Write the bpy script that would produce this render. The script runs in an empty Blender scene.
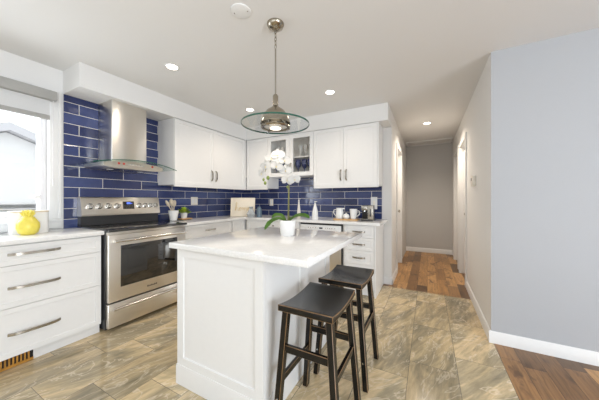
import bpy, bmesh, math, random
from mathutils import Vector, Matrix
from math import sin, cos, pi, radians as R
random.seed(7)
SC = bpy.context.scene
COL = SC.collection

# ------------------------------------------------------------------ camera, world, lights, exposure
F = 243.0
TH = math.atan((428.0 - 299.5) / F)
CAMH = 1.19
cam = bpy.data.cameras.new('camera')
cam.sensor_width = 36.0
cam.lens = F / 599.0 * 36.0
cam.shift_y = -0.7 / 599.0
cam.clip_start = 0.02
camo = bpy.data.objects.new('camera', cam)
COL.objects.link(camo)
camo.location = (0, 0, CAMH)
camo.rotation_euler = (pi / 2, 0, TH)
SC.camera = camo

w = bpy.data.worlds.new('sky'); SC.world = w
w.use_nodes = True
bg = w.node_tree.nodes['Background']
bg.inputs[0].default_value = (0.93, 0.97, 1.0, 1)
bg.inputs[1].default_value = 2.4

def area(name, loc, target, sx, sy, power, col=(1, 1, 1)):
    l = bpy.data.lights.new(name, 'AREA'); l.shape = 'RECTANGLE'; l.size = sx; l.size_y = sy
    l.energy = power; l.color = col
    o = bpy.data.objects.new(name, l); COL.objects.link(o); o.location = loc
    d = Vector(target) - Vector(loc)
    o.rotation_euler = d.to_track_quat('-Z', 'Y').to_euler()
    return o
# daylight through the living room's windows behind and beside the camera, and the kitchen window
area('rear_window_daylight', (0.3, -3.15, 1.2), (-0.3, 0, 1.0), 4.2, 2.0, 5, (0.84, 0.92, 1.0))
area('side_window_daylight', (3.3, -0.6, 1.15), (-0.6, 1.0, 0.3), 2.6, 2.0, 170, (0.84, 0.92, 1.0))
# unseen fill light added behind the camera, bounced off the ceiling
area('ceiling_bounce_fill', (-0.5, -1.5, 1.3), (-0.5, -1.5, 3), 3.4, 2.6, 40, (0.84, 0.92, 1.0))
area('kitchen_window_daylight', (-3.3, 0.2, 1.55), (0, 0.2, 1.2), 1.3, 0.9, 30, (0.90, 0.95, 1.0))
SPOT_COL = (1.0, 0.87, 0.72)
SPOT_W = 26

vs = SC.view_settings
vs.view_transform = 'Standard'; vs.look = 'None'; vs.gamma = 1.0; vs.use_curve_mapping = False
vs.exposure = -0.42

# ------------------------------------------------------------------ materials
def nmat(name):
    m = bpy.data.materials.new(name); m.use_nodes = True
    nt = m.node_tree
    return m, nt, nt.nodes['Principled BSDF']
def N(nt, typ, **kw):
    n = nt.nodes.new(typ)
    for k, v in kw.items(): setattr(n, k, v)
    return n
def L(nt, a, b): nt.links.new(a, b)
def math_(nt, op, a, b=None):
    n = N(nt, 'ShaderNodeMath', operation=op)
    for i, v in enumerate((a, b)):
        if v is None: continue
        if isinstance(v, (int, float)): n.inputs[i].default_value = v
        else: L(nt, v, n.inputs[i])
    return n.outputs[0]
def ramp(nt, fac, stops):
    n = N(nt, 'ShaderNodeValToRGB')
    e = n.color_ramp.elements
    while len(e) < len(stops): e.new(0.5)
    for i, (p, c) in enumerate(stops):
        e[i].position = p; e[i].color = (*c, 1)
    L(nt, fac, n.inputs[0]); return n.outputs[0]
def mixc(nt, fac, a, b, blend='MIX'):
    n = N(nt, 'ShaderNodeMix', data_type='RGBA', blend_type=blend)
    for i, v in ((0, fac), (6, a), (7, b)):
        if isinstance(v, (int, float)): n.inputs[i].default_value = v
        elif isinstance(v, tuple): n.inputs[i].default_value = (*v, 1)
        else: L(nt, v, n.inputs[i])
    return n.outputs[2]
def objco(nt): return N(nt, 'ShaderNodeTexCoord').outputs['Object']
def mapping(nt, vec, scale=(1, 1, 1), rot=(0, 0, 0), loc=(0, 0, 0)):
    n = N(nt, 'ShaderNodeMapping'); L(nt, vec, n.inputs[0])
    n.inputs['Scale'].default_value = scale; n.inputs['Rotation'].default_value = rot; n.inputs['Location'].default_value = loc
    return n.outputs[0]
def noise(nt, vec, scale, detail=3, rough=0.5, dist=0.0):
    n = N(nt, 'ShaderNodeTexNoise'); n.inputs['Scale'].default_value = scale
    n.inputs['Detail'].default_value = detail; n.inputs['Roughness'].default_value = rough; n.inputs['Distortion'].default_value = dist
    if vec is not None: L(nt, vec, n.inputs['Vector'])
    return n.outputs[0]
def bump(nt, b, h, strength=0.1, dist=0.01):
    n = N(nt, 'ShaderNodeBump'); n.inputs['Strength'].default_value = strength; n.inputs['Distance'].default_value = dist
    L(nt, h, n.inputs['Height']); L(nt, n.outputs[0], b.inputs['Normal'])

def plain(name, col, rough=0.5, metal=0.0, var=0.03, bmp=0.0, vscale=30, **kw):
    m, nt, b = nmat(name)
    n = noise(nt, objco(nt), vscale, 3)
    lo = tuple(max(0, c * (1 - var)) for c in col); hi = tuple(min(1, c * (1 + var)) for c in col)
    L(nt, ramp(nt, n, [(0.3, lo), (0.7, hi)]), b.inputs['Base Color'])
    b.inputs['Roughness'].default_value = rough; b.inputs['Metallic'].default_value = metal
    for k, v in kw.items(): b.inputs[k].default_value = v
    if bmp: bump(nt, b, n, bmp, 0.002)
    return m
def brushed(name, col, rough, axis=(1, 60, 60), amt=0.08, aniso=0.0):
    m, nt, b = nmat(name)
    n = noise(nt, mapping(nt, objco(nt), axis), 14, 4, 0.6)
    b.inputs['Metallic'].default_value = 1.0
    L(nt, ramp(nt, n, [(0.3, tuple(c * (1 - amt) for c in col)), (0.7, col)]), b.inputs['Base Color'])
    L(nt, math_(nt, 'ADD', math_(nt, 'MULTIPLY', n, 0.12), rough - 0.06), b.inputs['Roughness'])
    b.inputs['Anisotropic'].default_value = aniso; b.inputs['Anisotropic Rotation'].default_value = 0.25
    bump(nt, b, n, 0.012, 0.001)
    return m
def clear(name, tint=(0.97, 0.99, 0.98), refl=0.08, rough=0.0):
    m = bpy.data.materials.new(name); m.use_nodes = True; nt = m.node_tree; nt.nodes.clear()
    out = N(nt, 'ShaderNodeOutputMaterial'); t = N(nt, 'ShaderNodeBsdfTransparent'); g = N(nt, 'ShaderNodeBsdfGlossy')
    t.inputs[0].default_value = (*tint, 1); g.inputs['Roughness'].default_value = rough
    fr = N(nt, 'ShaderNodeLayerWeight'); fr.inputs[0].default_value = 0.5
    mx = N(nt, 'ShaderNodeMixShader')
    f = math_(nt, 'ADD', math_(nt, 'MULTIPLY', math_(nt, 'POWER', fr.outputs['Facing'], 4.0), 0.3), refl)
    L(nt, f, mx.inputs[0]); L(nt, t.outputs[0], mx.inputs[1]); L(nt, g.outputs[0], mx.inputs[2]); L(nt, mx.outputs[0], out.inputs[0])
    return m
def glow(name, col, strength):
    m, nt, b = nmat(name)
    b.inputs['Base Color'].default_value = (*col, 1)
    b.inputs['Emission Color'].default_value = (*col, 1); b.inputs['Emission Strength'].default_value = strength
    return m

def tile_floor():
    m, nt, b = nmat('porcelain_floor_tile')
    s = N(nt, 'ShaderNodeSeparateXYZ'); L(nt, objco(nt), s.inputs[0])
    u = math_(nt, 'DIVIDE', math_(nt, 'SUBTRACT', s.outputs[0], 0.48), 0.30)
    c = math_(nt, 'FLOOR', u); fx = math_(nt, 'FRACT', u)
    v = math_(nt, 'DIVIDE', math_(nt, 'SUBTRACT', math_(nt, 'SUBTRACT', s.outputs[1], 0.565), math_(nt, 'MULTIPLY', c, 0.2)), 0.60)
    r = math_(nt, 'FLOOR', v); fy = math_(nt, 'FRACT', v)
    cx = N(nt, 'ShaderNodeCombineXYZ'); L(nt, c, cx.inputs[0]); L(nt, r, cx.inputs[1])
    wn = N(nt, 'ShaderNodeTexWhiteNoise', noise_dimensions='2D'); L(nt, cx.outputs[0], wn.inputs['Vector'])
    off = N(nt, 'ShaderNodeVectorMath', operation='SCALE'); L(nt, wn.outputs['Color'], off.inputs[0]); off.inputs['Scale'].default_value = 23.0
    ang = math_(nt, 'ADD', math_(nt, 'MULTIPLY', wn.outputs['Value'], 0.55), 0.12)
    vr = N(nt, 'ShaderNodeVectorRotate', rotation_type='Z_AXIS'); L(nt, objco(nt), vr.inputs['Vector']); L(nt, ang, vr.inputs['Angle'])
    ad = N(nt, 'ShaderNodeVectorMath', operation='ADD'); L(nt, vr.outputs[0], ad.inputs[0]); L(nt, off.outputs[0], ad.inputs[1])
    mp = mapping(nt, ad.outputs[0], (3.4, 1.0, 1.0))
    big = noise(nt, mp, 1.25, 6, 0.60, 1.1)
    fine = noise(nt, mapping(nt, ad.outputs[0], (14, 2.2, 1)), 3.0, 5, 0.65, 0.4)
    vein = noise(nt, mapping(nt, ad.outputs[0], (2.6, 1.0, 1)), 1.9, 4, 0.55, 1.6)
    base = ramp(nt, big, [(0.30, (0.225, 0.205, 0.150)), (0.45, (0.33, 0.285, 0.195)), (0.55, (0.50, 0.41, 0.265)), (0.64, (0.54, 0.435, 0.28)), (0.74, (0.285, 0.255, 0.185))])
    base = mixc(nt, 0.5, base, ramp(nt, fine, [(0.3, (0.30, 0.27, 0.22)), (0.7, (0.80, 0.74, 0.66))]), 'OVERLAY')
    vf = math_(nt, 'ABSOLUTE', math_(nt, 'SUBTRACT', vein, 0.5))
    vf = ramp(nt, vf, [(0.0, (1, 1, 1)), (0.018, (0, 0, 0))])
    base = mixc(nt, math_(nt, 'MULTIPLY', vf, 0.6), base, (0.70, 0.60, 0.46))
    tone = math_(nt, 'ADD', math_(nt, 'MULTIPLY', wn.outputs['Value'], 0.40), 0.96)
    hs = N(nt, 'ShaderNodeHueSaturation'); L(nt, tone, hs.inputs['Value']); L(nt, base, hs.inputs['Color'])
    gx = math_(nt, 'MINIMUM', fx, math_(nt, 'SUBTRACT', 1.0, fx)); gy = math_(nt, 'MINIMUM', fy, math_(nt, 'SUBTRACT', 1.0, fy))
    g = math_(nt, 'MINIMUM', math_(nt, 'MULTIPLY', gx, 0.30), math_(nt, 'MULTIPLY', gy, 0.60))
    gm = math_(nt, 'LESS_THAN', g, 0.0014)
    L(nt, mixc(nt, gm, hs.outputs[0], (0.13, 0.115, 0.09)), b.inputs['Base Color'])
    L(nt, math_(nt, 'ADD', math_(nt, 'MULTIPLY', fine, 0.10), 0.09), b.inputs['Roughness'])
    hgt = math_(nt, 'SUBTRACT', math_(nt, 'MULTIPLY', fine, 0.12), gm)
    bump(nt, b, hgt, 0.25, 0.002)
    return m
def wood_floor():
    m, nt, b = nmat('acacia_plank_floor')
    s = N(nt, 'ShaderNodeSeparateXYZ'); L(nt, objco(nt), s.inputs[0])
    u = math_(nt, 'DIVIDE', math_(nt, 'SUBTRACT', s.outputs[0], 0.48), 0.122)
    c = math_(nt, 'FLOOR', u); fx = math_(nt, 'FRACT', u)
    w1 = N(nt, 'ShaderNodeTexWhiteNoise', noise_dimensions='1D'); L(nt, c, w1.inputs['W'])
    v = math_(nt, 'ADD', math_(nt, 'DIVIDE', s.outputs[1], 0.62), math_(nt, 'MULTIPLY', w1.outputs[0], 9.0))
    r = math_(nt, 'FLOOR', v); fy = math_(nt, 'FRACT', v)
    cx = N(nt, 'ShaderNodeCombineXYZ'); L(nt, c, cx.inputs[0]); L(nt, r, cx.inputs[1])
    wn = N(nt, 'ShaderNodeTexWhiteNoise', noise_dimensions='2D'); L(nt, cx.outputs[0], wn.inputs['Vector'])
    off = N(nt, 'ShaderNodeVectorMath', operation='SCALE'); L(nt, wn.outputs['Color'], off.inputs[0]); off.inputs['Scale'].default_value = 17.0
    ad = N(nt, 'ShaderNodeVectorMath', operation='ADD'); L(nt, objco(nt), ad.inputs[0]); L(nt, off.outputs[0], ad.inputs[1])
    gr = noise(nt, mapping(nt, ad.outputs[0], (16, 1.3, 1)), 2.6, 5, 0.6, 0.8)
    kn = noise(nt, mapping(nt, ad.outputs[0], (5, 2.0, 1)), 1.6, 3, 0.5, 1.2)
    base = ramp(nt, wn.outputs['Value'], [(0.0, (0.125, 0.068, 0.033)), (0.3, (0.27, 0.145, 0.060)), (0.65, (0.44, 0.240, 0.092)), (1.0, (0.60, 0.350, 0.145))])
    base = mixc(nt, 0.75, base, ramp(nt, gr, [(0.28, (0.22, 0.20, 0.18)), (0.55, (0.55, 0.53, 0.5)), (0.75, (0.75, 0.72, 0.68))]), 'OVERLAY')
    base = mixc(nt, ramp(nt, kn, [(0.30, (0.75, 0.75, 0.75)), (0.42, (0, 0, 0))]), base, (0.085, 0.042, 0.022))
    gx = math_(nt, 'MULTIPLY', math_(nt, 'MINIMUM', fx, math_(nt, 'SUBTRACT', 1.0, fx)), 0.122)
    gy = math_(nt, 'MULTIPLY', math_(nt, 'MINIMUM', fy, math_(nt, 'SUBTRACT', 1.0, fy)), 0.62)
    gm = math_(nt, 'LESS_THAN', math_(nt, 'MINIMUM', gx, gy), 0.0011)
    L(nt, mixc(nt, gm, base, (0.05, 0.025, 0.012)), b.inputs['Base Color'])
    L(nt, math_(nt, 'ADD', math_(nt, 'MULTIPLY', gr, 0.15), 0.26), b.inputs['Roughness'])
    bump(nt, b, math_(nt, 'SUBTRACT', math_(nt, 'MULTIPLY', gr, 0.2), gm), 0.25, 0.002)
    return m
def subway(name, axis, phase, z0):
    """glossy cobalt 0.40 x 0.10 tiles in running bond; axis 0: runs along x, 1: runs along y"""
    m, nt, b = nmat(name)
    s = N(nt, 'ShaderNodeSeparateXYZ'); L(nt, objco(nt), s.inputs[0])
    v = math_(nt, 'DIVIDE', math_(nt, 'SUBTRACT', s.outputs[2], z0), 0.1033)
    r = math_(nt, 'FLOOR', v); fy = math_(nt, 'FRACT', v)
    u = math_(nt, 'ADD', math_(nt, 'DIVIDE', math_(nt, 'SUBTRACT', s.outputs[axis], phase), 0.40), math_(nt, 'MULTIPLY', math_(nt, 'MODULO', math_(nt, 'ADD', r, 20), 2), 0.5))
    c = math_(nt, 'FLOOR', u); fx = math_(nt, 'FRACT', u)
    cx = N(nt, 'ShaderNodeCombineXYZ'); L(nt, c, cx.inputs[0]); L(nt, r, cx.inputs[1])
    wn = N(nt, 'ShaderNodeTexWhiteNoise', noise_dimensions='2D'); L(nt, cx.outputs[0], wn.inputs['Vector'])
    cloud = noise(nt, objco(nt), 9, 3, 0.5, 0.6)
    base = ramp(nt, math_(nt, 'ADD', math_(nt, 'MULTIPLY', wn.outputs['Value'], 0.55), math_(nt, 'MULTIPLY', cloud, 0.45)),
                [(0.15, (0.020, 0.029, 0.092)), (0.5, (0.034, 0.050, 0.152)), (0.85, (0.060, 0.085, 0.225))])
    gx = math_(nt, 'MULTIPLY', math_(nt, 'MINIMUM', fx, math_(nt, 'SUBTRACT', 1.0, fx)), 0.40)
    gy = math_(nt, 'MULTIPLY', math_(nt, 'MINIMUM', fy, math_(nt, 'SUBTRACT', 1.0, fy)), 0.1033)
    g = math_(nt, 'MINIMUM', gx, gy)
    gm = math_(nt, 'LESS_THAN', g, 0.0026)
    L(nt, mixc(nt, gm, base, (0.74, 0.71, 0.66)), b.inputs['Base Color'])
    L(nt, math_(nt, 'ADD', math_(nt, 'MULTIPLY', gm, 0.6), 0.10), b.inputs['Roughness'])
    b.inputs['IOR'].default_value = 1.6
    edge = ramp(nt, g, [(0.0026 , (0, 0, 0)), (0.008, (1, 1, 1))])
    wob = noise(nt, objco(nt), 7, 2, 0.5)
    tilt = math_(nt, 'MULTIPLY', math_(nt, 'SUBTRACT', fx, 0.5), math_(nt, 'SUBTRACT', wn.outputs['Value'], 0.5))
    bump(nt, b, math_(nt, 'ADD', math_(nt, 'ADD', edge, math_(nt, 'MULTIPLY', wob, 1.6)), math_(nt, 'MULTIPLY', tilt, 1.0)), 0.35, 0.004)
    return m
def quartz():
    m, nt, b = nmat('white_quartz')
    co = objco(nt)
    v = noise(nt, mapping(nt, co, (1, 2.2, 1), (0, 0, 0.5)), 2.2, 5, 0.55, 1.4)
    vf = ramp(nt, math_(nt, 'ABSOLUTE', math_(nt, 'SUBTRACT', v, 0.5)), [(0.0, (1, 1, 1)), (0.03, (0, 0, 0))])
    sp = noise(nt, co, 160, 2)
    base = mixc(nt, math_(nt, 'MULTIPLY', vf, 0.16), ramp(nt, sp, [(0.35, (0.80, 0.795, 0.785)), (0.65, (0.86, 0.855, 0.845))]), (0.62, 0.62, 0.62))
    L(nt, base, b.inputs['Base Color']); b.inputs['Roughness'].default_value = 0.13
    return m
def worn_black():
    m, nt, b = nmat('worn_black_wood')
    g = noise(nt, mapping(nt, objco(nt), (14, 14, 2.5)), 5, 4, 0.6)
    e = noise(nt, objco(nt), 45, 3)
    L(nt, ramp(nt, g, [(0.3, (0.004, 0.0038, 0.0036)), (0.66, (0.009, 0.008, 0.007)), (0.88, (0.04, 0.028, 0.018))]), b.inputs['Base Color'])
    b.inputs['Roughness'].default_value = 0.27; b.inputs['Specular IOR Level'].default_value = 0.4
    bump(nt, b, g, 0.12, 0.002)
    return m

M = {}
M['wall'] = plain('wall_paint', (0.80, 0.795, 0.785), 0.6, var=0.01, bmp=0.04, vscale=120)
M['wall_dimmed'] = plain('wall_paint_dimmed', (0.45, 0.465, 0.49), 0.6, var=0.01, bmp=0.04, vscale=120)  # the hall's wall paint, darkened here to offset the strong side light
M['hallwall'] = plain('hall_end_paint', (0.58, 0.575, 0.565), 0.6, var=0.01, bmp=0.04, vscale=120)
M['ceil'] = plain('ceiling_paint', (0.78, 0.775, 0.765), 0.75, var=0.012, bmp=0.06, vscale=150)
M['trim'] = plain('trim_paint', (0.82, 0.82, 0.815), 0.35, var=0.01)
M['cab'] = plain('cabinet_paint', (0.80, 0.795, 0.785), 0.32, var=0.008)
M['cabin'] = plain('cabinet_interior', (0.88, 0.86, 0.82), 0.5, var=0.02)
M['quartz'] = quartz()
M['tilefloor'] = tile_floor(); M['wood'] = wood_floor()
M['tileL'] = subway('blue_tile_left', 1, 1.12 - 0.2, 0.8935)
M['tileB'] = subway('blue_tile_back', 0, -0.52, 0.8935)
M['steel'] = brushed('brushed_steel', (0.80, 0.755, 0.69), 0.30, (1.5, 1.5, 60), 0.05, 0.75)
M['steelv'] = brushed('brushed_steel_vertical_light', (0.82, 0.79, 0.74), 0.33, (1.5, 1.5, 60), 0.05, 0.8)
M['chrome'] = plain('polished_steel', (0.78, 0.77, 0.75), 0.14, 1.0)
M['nickel'] = brushed('satin_nickel', (0.42, 0.395, 0.35), 0.25, (30, 30, 30))
M['bronze'] = plain('pendant_nickel', (0.38, 0.34, 0.275), 0.2, 1.0)
M['blackglass'] = plain('black_glass', (0.008, 0.008, 0.009), 0.04, IOR=1.9)
M['black'] = plain('black_plastic', (0.012, 0.012, 0.013), 0.35)
M['darkmetal'] = plain('dark_grey_enamel', (0.035, 0.035, 0.037), 0.3)
M['logo'] = plain('grey_wordmark', (0.10, 0.09, 0.085), 0.4)
M['stool'] = worn_black()
M['rub'] = plain('rubbed_edge_wood', (0.20, 0.11, 0.045), 0.4, var=0.35, vscale=25)
M['glass'] = clear('window_glass', (0.985, 0.99, 0.99), 0.05)
M['doorglass'] = clear('cabinet_glass', (0.99, 0.99, 0.985), 0.03)
M['hoodglass'] = clear('hood_glass', (0.80, 0.88, 0.86), 0.14)
M['discglass'] = clear('pendant_glass', (0.985, 0.993, 0.99), 0.035)
M['discedge'] = plain('green_glass_edge', (0.02, 0.10, 0.07), 0.12)
M['frost'] = glow('lamp_diffuser', (1.0, 0.9, 0.76), 2.2)
M['spot'] = glow('downlight_lens', (1.0, 0.93, 0.82), 14.0)
M['white'] = plain('white_ceramic', (0.82, 0.82, 0.81), 0.25, var=0.01)
M['ivory'] = plain('ivory_plastic', (0.84, 0.80, 0.72), 0.35, var=0.01)
M['yellow'] = plain('yellow_glaze', (0.80, 0.68, 0.11), 0.28, var=0.05)
M['petal'] = plain('white_petal', (0.78, 0.78, 0.77), 0.5, var=0.02)
M['lip'] = plain('yellow_orchid_lip', (0.72, 0.58, 0.16), 0.5, var=0.15)
M['leaf'] = plain('orchid_leaf', (0.10, 0.22, 0.030), 0.38, var=0.25, vscale=12)
M['stem'] = plain('orchid_stem', (0.15, 0.15, 0.045), 0.5, var=0.2)
M['bud'] = plain('green_bud', (0.20, 0.27, 0.06), 0.5, var=0.15)
M['lime'] = plain('lime_foliage', (0.46, 0.62, 0.05), 0.5, var=0.35, vscale=40)
M['soil'] = plain('bark_soil', (0.06, 0.04, 0.025), 0.9, var=0.5, bmp=0.5, vscale=80)
M['lightwood'] = plain('light_wood', (0.60, 0.36, 0.15), 0.45, var=0.15, vscale=15)
M['palewood'] = plain('pale_wood', (0.70, 0.60, 0.46), 0.45, var=0.1, vscale=15)
M['cream'] = plain('cream_board', (0.80, 0.73, 0.61), 0.6, var=0.02)
M['gold'] = plain('gold_script', (0.66, 0.50, 0.24), 0.45, 0.0)
M['greyvase'] = plain('pale_grey_glaze', (0.42, 0.45, 0.47), 0.2, var=0.1)
M['bluevase'] = plain('blue_grey_glaze', (0.11, 0.16, 0.21), 0.3, var=0.15)
M['cobalt'] = plain('cobalt_glass', (0.010, 0.018, 0.10), 0.06, IOR=1.5)
M['frostglass'] = plain('pale_glass', (0.80, 0.80, 0.78), 0.12, Alpha=0.5)
M['tray'] = clear('tray_glass', (0.55, 0.62, 0.62), 0.2)
M['blind'] = plain('blind_fabric', (0.66, 0.665, 0.67), 0.8, var=0.02, vscale=200)
M['cassette'] = plain('grey_blind_cassette', (0.40, 0.395, 0.38), 0.5, var=0.03)
M['vinyl'] = plain('window_vinyl', (0.80, 0.79, 0.80), 0.35, var=0.01)
M['register'] = plain('oak_register', (0.46, 0.22, 0.035), 0.4, var=0.2, vscale=20)
M['dark'] = plain('dark_void', (0.006, 0.005, 0.005), 0.7)
M['red'] = plain('red_sticker', (0.55, 0.06, 0.04), 0.4)
M['blue_led'] = glow('blue_display', (0.12, 0.22, 1.0), 1.6)
M['siding'] = plain('white_siding', (0.80, 0.80, 0.80), 0.7, var=0.02)
M['fascia'] = plain('grey_fascia', (0.60, 0.60, 0.63), 0.6, var=0.04)
M['shingle'] = plain('pale_shingle', (0.66, 0.65, 0.64), 0.9, var=0.06, vscale=8)
M['ground'] = plain('snowy_ground', (0.7, 0.7, 0.7), 0.9)

# ------------------------------------------------------------------ mesh helpers
class MB:
    def __init__(self): self.bm = bmesh.new(); self.mi = 0
    def _mark(self): return set(self.bm.faces)
    def _fin(self, old):
        for f in self.bm.faces:
            if f not in old: f.material_index = self.mi
    def box(self, x0, x1, y0, y1, z0, z1, bev=0.0, seg=2):
        old = self._mark()
        if x0 > x1: x0, x1 = x1, x0
        if y0 > y1: y0, y1 = y1, y0
        if z0 > z1: z0, z1 = z1, z0
        mt = Matrix.Translation(((x0 + x1) / 2, (y0 + y1) / 2, (z0 + z1) / 2)) @ Matrix.Diagonal((x1 - x0, y1 - y0, z1 - z0, 1))
        r = bmesh.ops.create_cube(self.bm, size=1, matrix=mt)
        if bev:
            es = list({e for v in r['verts'] for e in v.link_edges})
            bmesh.ops.bevel(self.bm, geom=es, offset=bev, segments=seg, affect='EDGES', profile=0.5)
        self._fin(old); return self
    def shaker(self, x0, x1, z0, z1, yf, t=0.02, fr=0.055, rec=0.007):
        """panel facing -y with recessed centre, front at y=yf"""
        old = self._mark()
        self.box(x0, x1, yf, yf + t, z0, z1, 0)
        f = [f for f in self.bm.faces if f not in old and f.normal.y < -0.9]
        if not f:
            self.bm.normal_update(); f = [f for f in self.bm.faces if f not in old and f.normal.y < -0.9]
        bmesh.ops.inset_region(self.bm, faces=f, thickness=fr)
        bmesh.ops.inset_region(self.bm, faces=f, thickness=0.004, depth=-rec)
        self._fin(old); return self
    def prism(self, poly, h0, h1, axis='z'):
        """poly in the plane normal to axis: z:(x,y) y:(x,z) x:(y,z)"""
        old = self._mark()
        def p3(p, h): return {'z': (p[0], p[1], h), 'y': (p[0], h, p[1]), 'x': (h, p[0], p[1])}[axis]
        a = [self.bm.verts.new(p3(p, h0)) for p in poly]; b = [self.bm.verts.new(p3(p, h1)) for p in poly]
        n = len(poly)
        self.bm.faces.new(a[::-1]); self.bm.faces.new(b)
        for i in range(n): self.bm.faces.new((a[i], a[(i + 1) % n], b[(i + 1) % n], b[i]))
        nf = [f for f in self.bm.faces if f not in old]
        bmesh.ops.recalc_face_normals(self.bm, faces=nf)
        self._fin(old); return self
    def sweep(self, pts, sec, closed=False, up=None, scales=None, cap=True):
        """section (list of 2d pts) swept along pts"""
        old = self._mark()
        pts = [Vector(p) for p in pts]; n = len(pts); rings = []
        nrm = None
        for i, p in enumerate(pts):
            if closed: t = pts[(i + 1) % n] - pts[i - 1]
            else: t = pts[min(i + 1, n - 1)] - pts[max(i - 1, 0)]
            t.normalize()
            if up is not None: a = Vector(up) - t * t.dot(Vector(up)); a.normalize()
            else:
                if nrm is None:
                    q = Vector((0, 0, 1)) if abs(t.z) < 0.9 else Vector((1, 0, 0)); a = q - t * t.dot(q)
                else: a = nrm - t * t.dot(nrm)
                a.normalize()
            nrm = a; b = t.cross(a)
            k = scales[i] if scales else 1.0
            rings.append([self.bm.verts.new(p + a * (s[1] * k) + b * (s[0] * k)) for s in sec])
        m = len(sec); rr = range(n if closed else n - 1)
        for i in rr:
            A, B = rings[i], rings[(i + 1) % n]
            for j in range(m): self.bm.faces.new((A[j], A[(j + 1) % m], B[(j + 1) % m], B[j]))
        if not closed and cap:
            self.bm.faces.new(rings[0][::-1]); self.bm.faces.new(rings[-1])
        nf = [f for f in self.bm.faces if f not in old]
        bmesh.ops.recalc_face_normals(self.bm, faces=nf)
        self._fin(old); return self
    def tube(self, pts, r, seg=10, closed=False, radii=None):
        sec = [(cos(2 * pi * i / seg) * r, sin(2 * pi * i / seg) * r) for i in range(seg)]
        return self.sweep(pts, sec, closed, None, [q / r for q in radii] if radii else None)
    def lathe(self, prof, c=(0, 0, 0), seg=32, axis='z', sx=1.0, sy=1.0):
        old = self._mark()
        def p3(r, h, a):
            u, v = r * cos(a) * sx, r * sin(a) * sy
            q = {'z': (u, v, h), 'y': (u, h, v), 'x': (h, u, v)}[axis]
            return Vector(c) + Vector(q)
        rings = []
        for r, h in prof:
            if r < 1e-6: rings.append([self.bm.verts.new(p3(0, h, 0))])
            else: rings.append([self.bm.verts.new(p3(r, h, 2 * pi * i / seg)) for i in range(seg)])
        for A, B in zip(rings, rings[1:]):
            if len(A) == 1 and len(B) == 1: continue
            for i in range(seg):
                j = (i + 1) % seg
                if len(A) == 1: self.bm.faces.new((A[0], B[i], B[j]))
                elif len(B) == 1: self.bm.faces.new((A[i], A[j], B[0]))
                else: self.bm.faces.new((A[i], A[j], B[j], B[i]))
        nf = [f for f in self.bm.faces if f not in old]
        bmesh.ops.recalc_face_normals(self.bm, faces=nf)
        self._fin(old); return self
    def cyl(self, c, r, h, axis='z', seg=24, bev=0.0):
        p = [(0, 0), (r - bev, 0), (r, bev), (r, h - bev), (r - bev, h), (0, h)] if bev else [(0, 0), (r, 0), (r, h), (0, h)]
        return self.lathe(p, c, seg, axis)
    def grid(self, fn, nu, nv):
        """surface fn(u,v)->xyz"""
        old = self._mark()
        V = [[self.bm.verts.new(fn(i / nu, j / nv)) for j in range(nv + 1)] for i in range(nu + 1)]
        for i in range(nu):
            for j in range(nv): self.bm.faces.new((V[i][j], V[i + 1][j], V[i + 1][j + 1], V[i][j + 1]))
        self._fin(old); return self
    def solidify(self, t):
        fs = list(self.bm.faces)
        bmesh.ops.solidify(self.bm, geom=fs, thickness=t); return self
    def xf(self, mt):
        bmesh.ops.transform(self.bm, matrix=mt, verts=list(self.bm.verts)); return self
    def build(self, name, mat, parent=None, loc=None, ang=35, flat=False):
        me = bpy.data.meshes.new(name); self.bm.to_mesh(me); self.bm.free()
        for m in (mat if isinstance(mat, (list, tuple)) else [mat]): me.materials.append(M[m])
        if not flat:
            me.shade_smooth(); me.set_sharp_from_angle(angle=R(ang))
        o = bpy.data.objects.new(name, me); COL.objects.link(o)
        if parent: o.parent = parent
        if loc: o.location = loc
        return o

def tag(o, label, cat, group=None, kind=None):
    o['label'] = label; o['category'] = cat
    if group: o['group'] = group
    if kind: o['kind'] = kind
    return o
def thing(name, label, cat, loc=(0, 0, 0), rz=0.0, group=None):
    o = bpy.data.objects.new(name, None); COL.objects.link(o)
    o.empty_display_size = 0.1
    o.location = loc; o.rotation_euler = (0, 0, rz)
    return tag(o, label, cat, group)
def struct(mb, name, mat, label=None):
    o = mb.build(name, mat); o['kind'] = 'structure'
    return o
def dup(root, loc, rz, label, group=None):
    r = root.copy(); COL.objects.link(r); r.location = loc; r.rotation_euler = (0, 0, rz); r['label'] = label
    if group: r['group'] = group
    for ch in list(root.children):
        c = ch.copy(); COL.objects.link(c); c.parent = r
        for g in ch.children:
            d = g.copy(); COL.objects.link(d); d.parent = c
    return r
def smooth_path(pts, n=8):
    """Catmull-Rom through pts"""
    P = [Vector(p) for p in pts]; P = [P[0] * 2 - P[1]] + P + [P[-1] * 2 - P[-2]]; out = []
    for i in range(1, len(P) - 2):
        for k in range(n):
            t = k / n; a, b, c, d = P[i - 1], P[i], P[i + 1], P[i + 2]
            out.append(0.5 * ((2 * b) + (c - a) * t + (2 * a - 5 * b + 4 * c - d) * t * t + (3 * b - a - 3 * c + d) * t ** 3))
    out.append(P[-2]); return out

# ------------------------------------------------------------------ room constants
XW, YB, ZC = -3.10, 3.60, 2.42
XE, YR = 3.40, -3.20         # living room side behind the camera
HX0, HX1, YH = -0.45, 0.465, 6.15
YF = 2.54
SOF = 2.20

struct(MB().box(XW - 0.2, 0.48, YR - 0.15, 3.50, -0.1, 0), 'floor', 'tilefloor')
f2 = MB().box(0.48, XE + 0.15, YR - 0.15, YF + 0.1, -0.1, 0).box(-1.2, 1.4, 3.50, YH + 0.1, -0.1, 0)
struct(f2, 'floor_wood', 'wood')
struct(MB().box(XW - 0.2, XE + 0.15, YR - 0.15, YH + 0.1, ZC, ZC + 0.1), 'ceiling', 'ceil')

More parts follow.
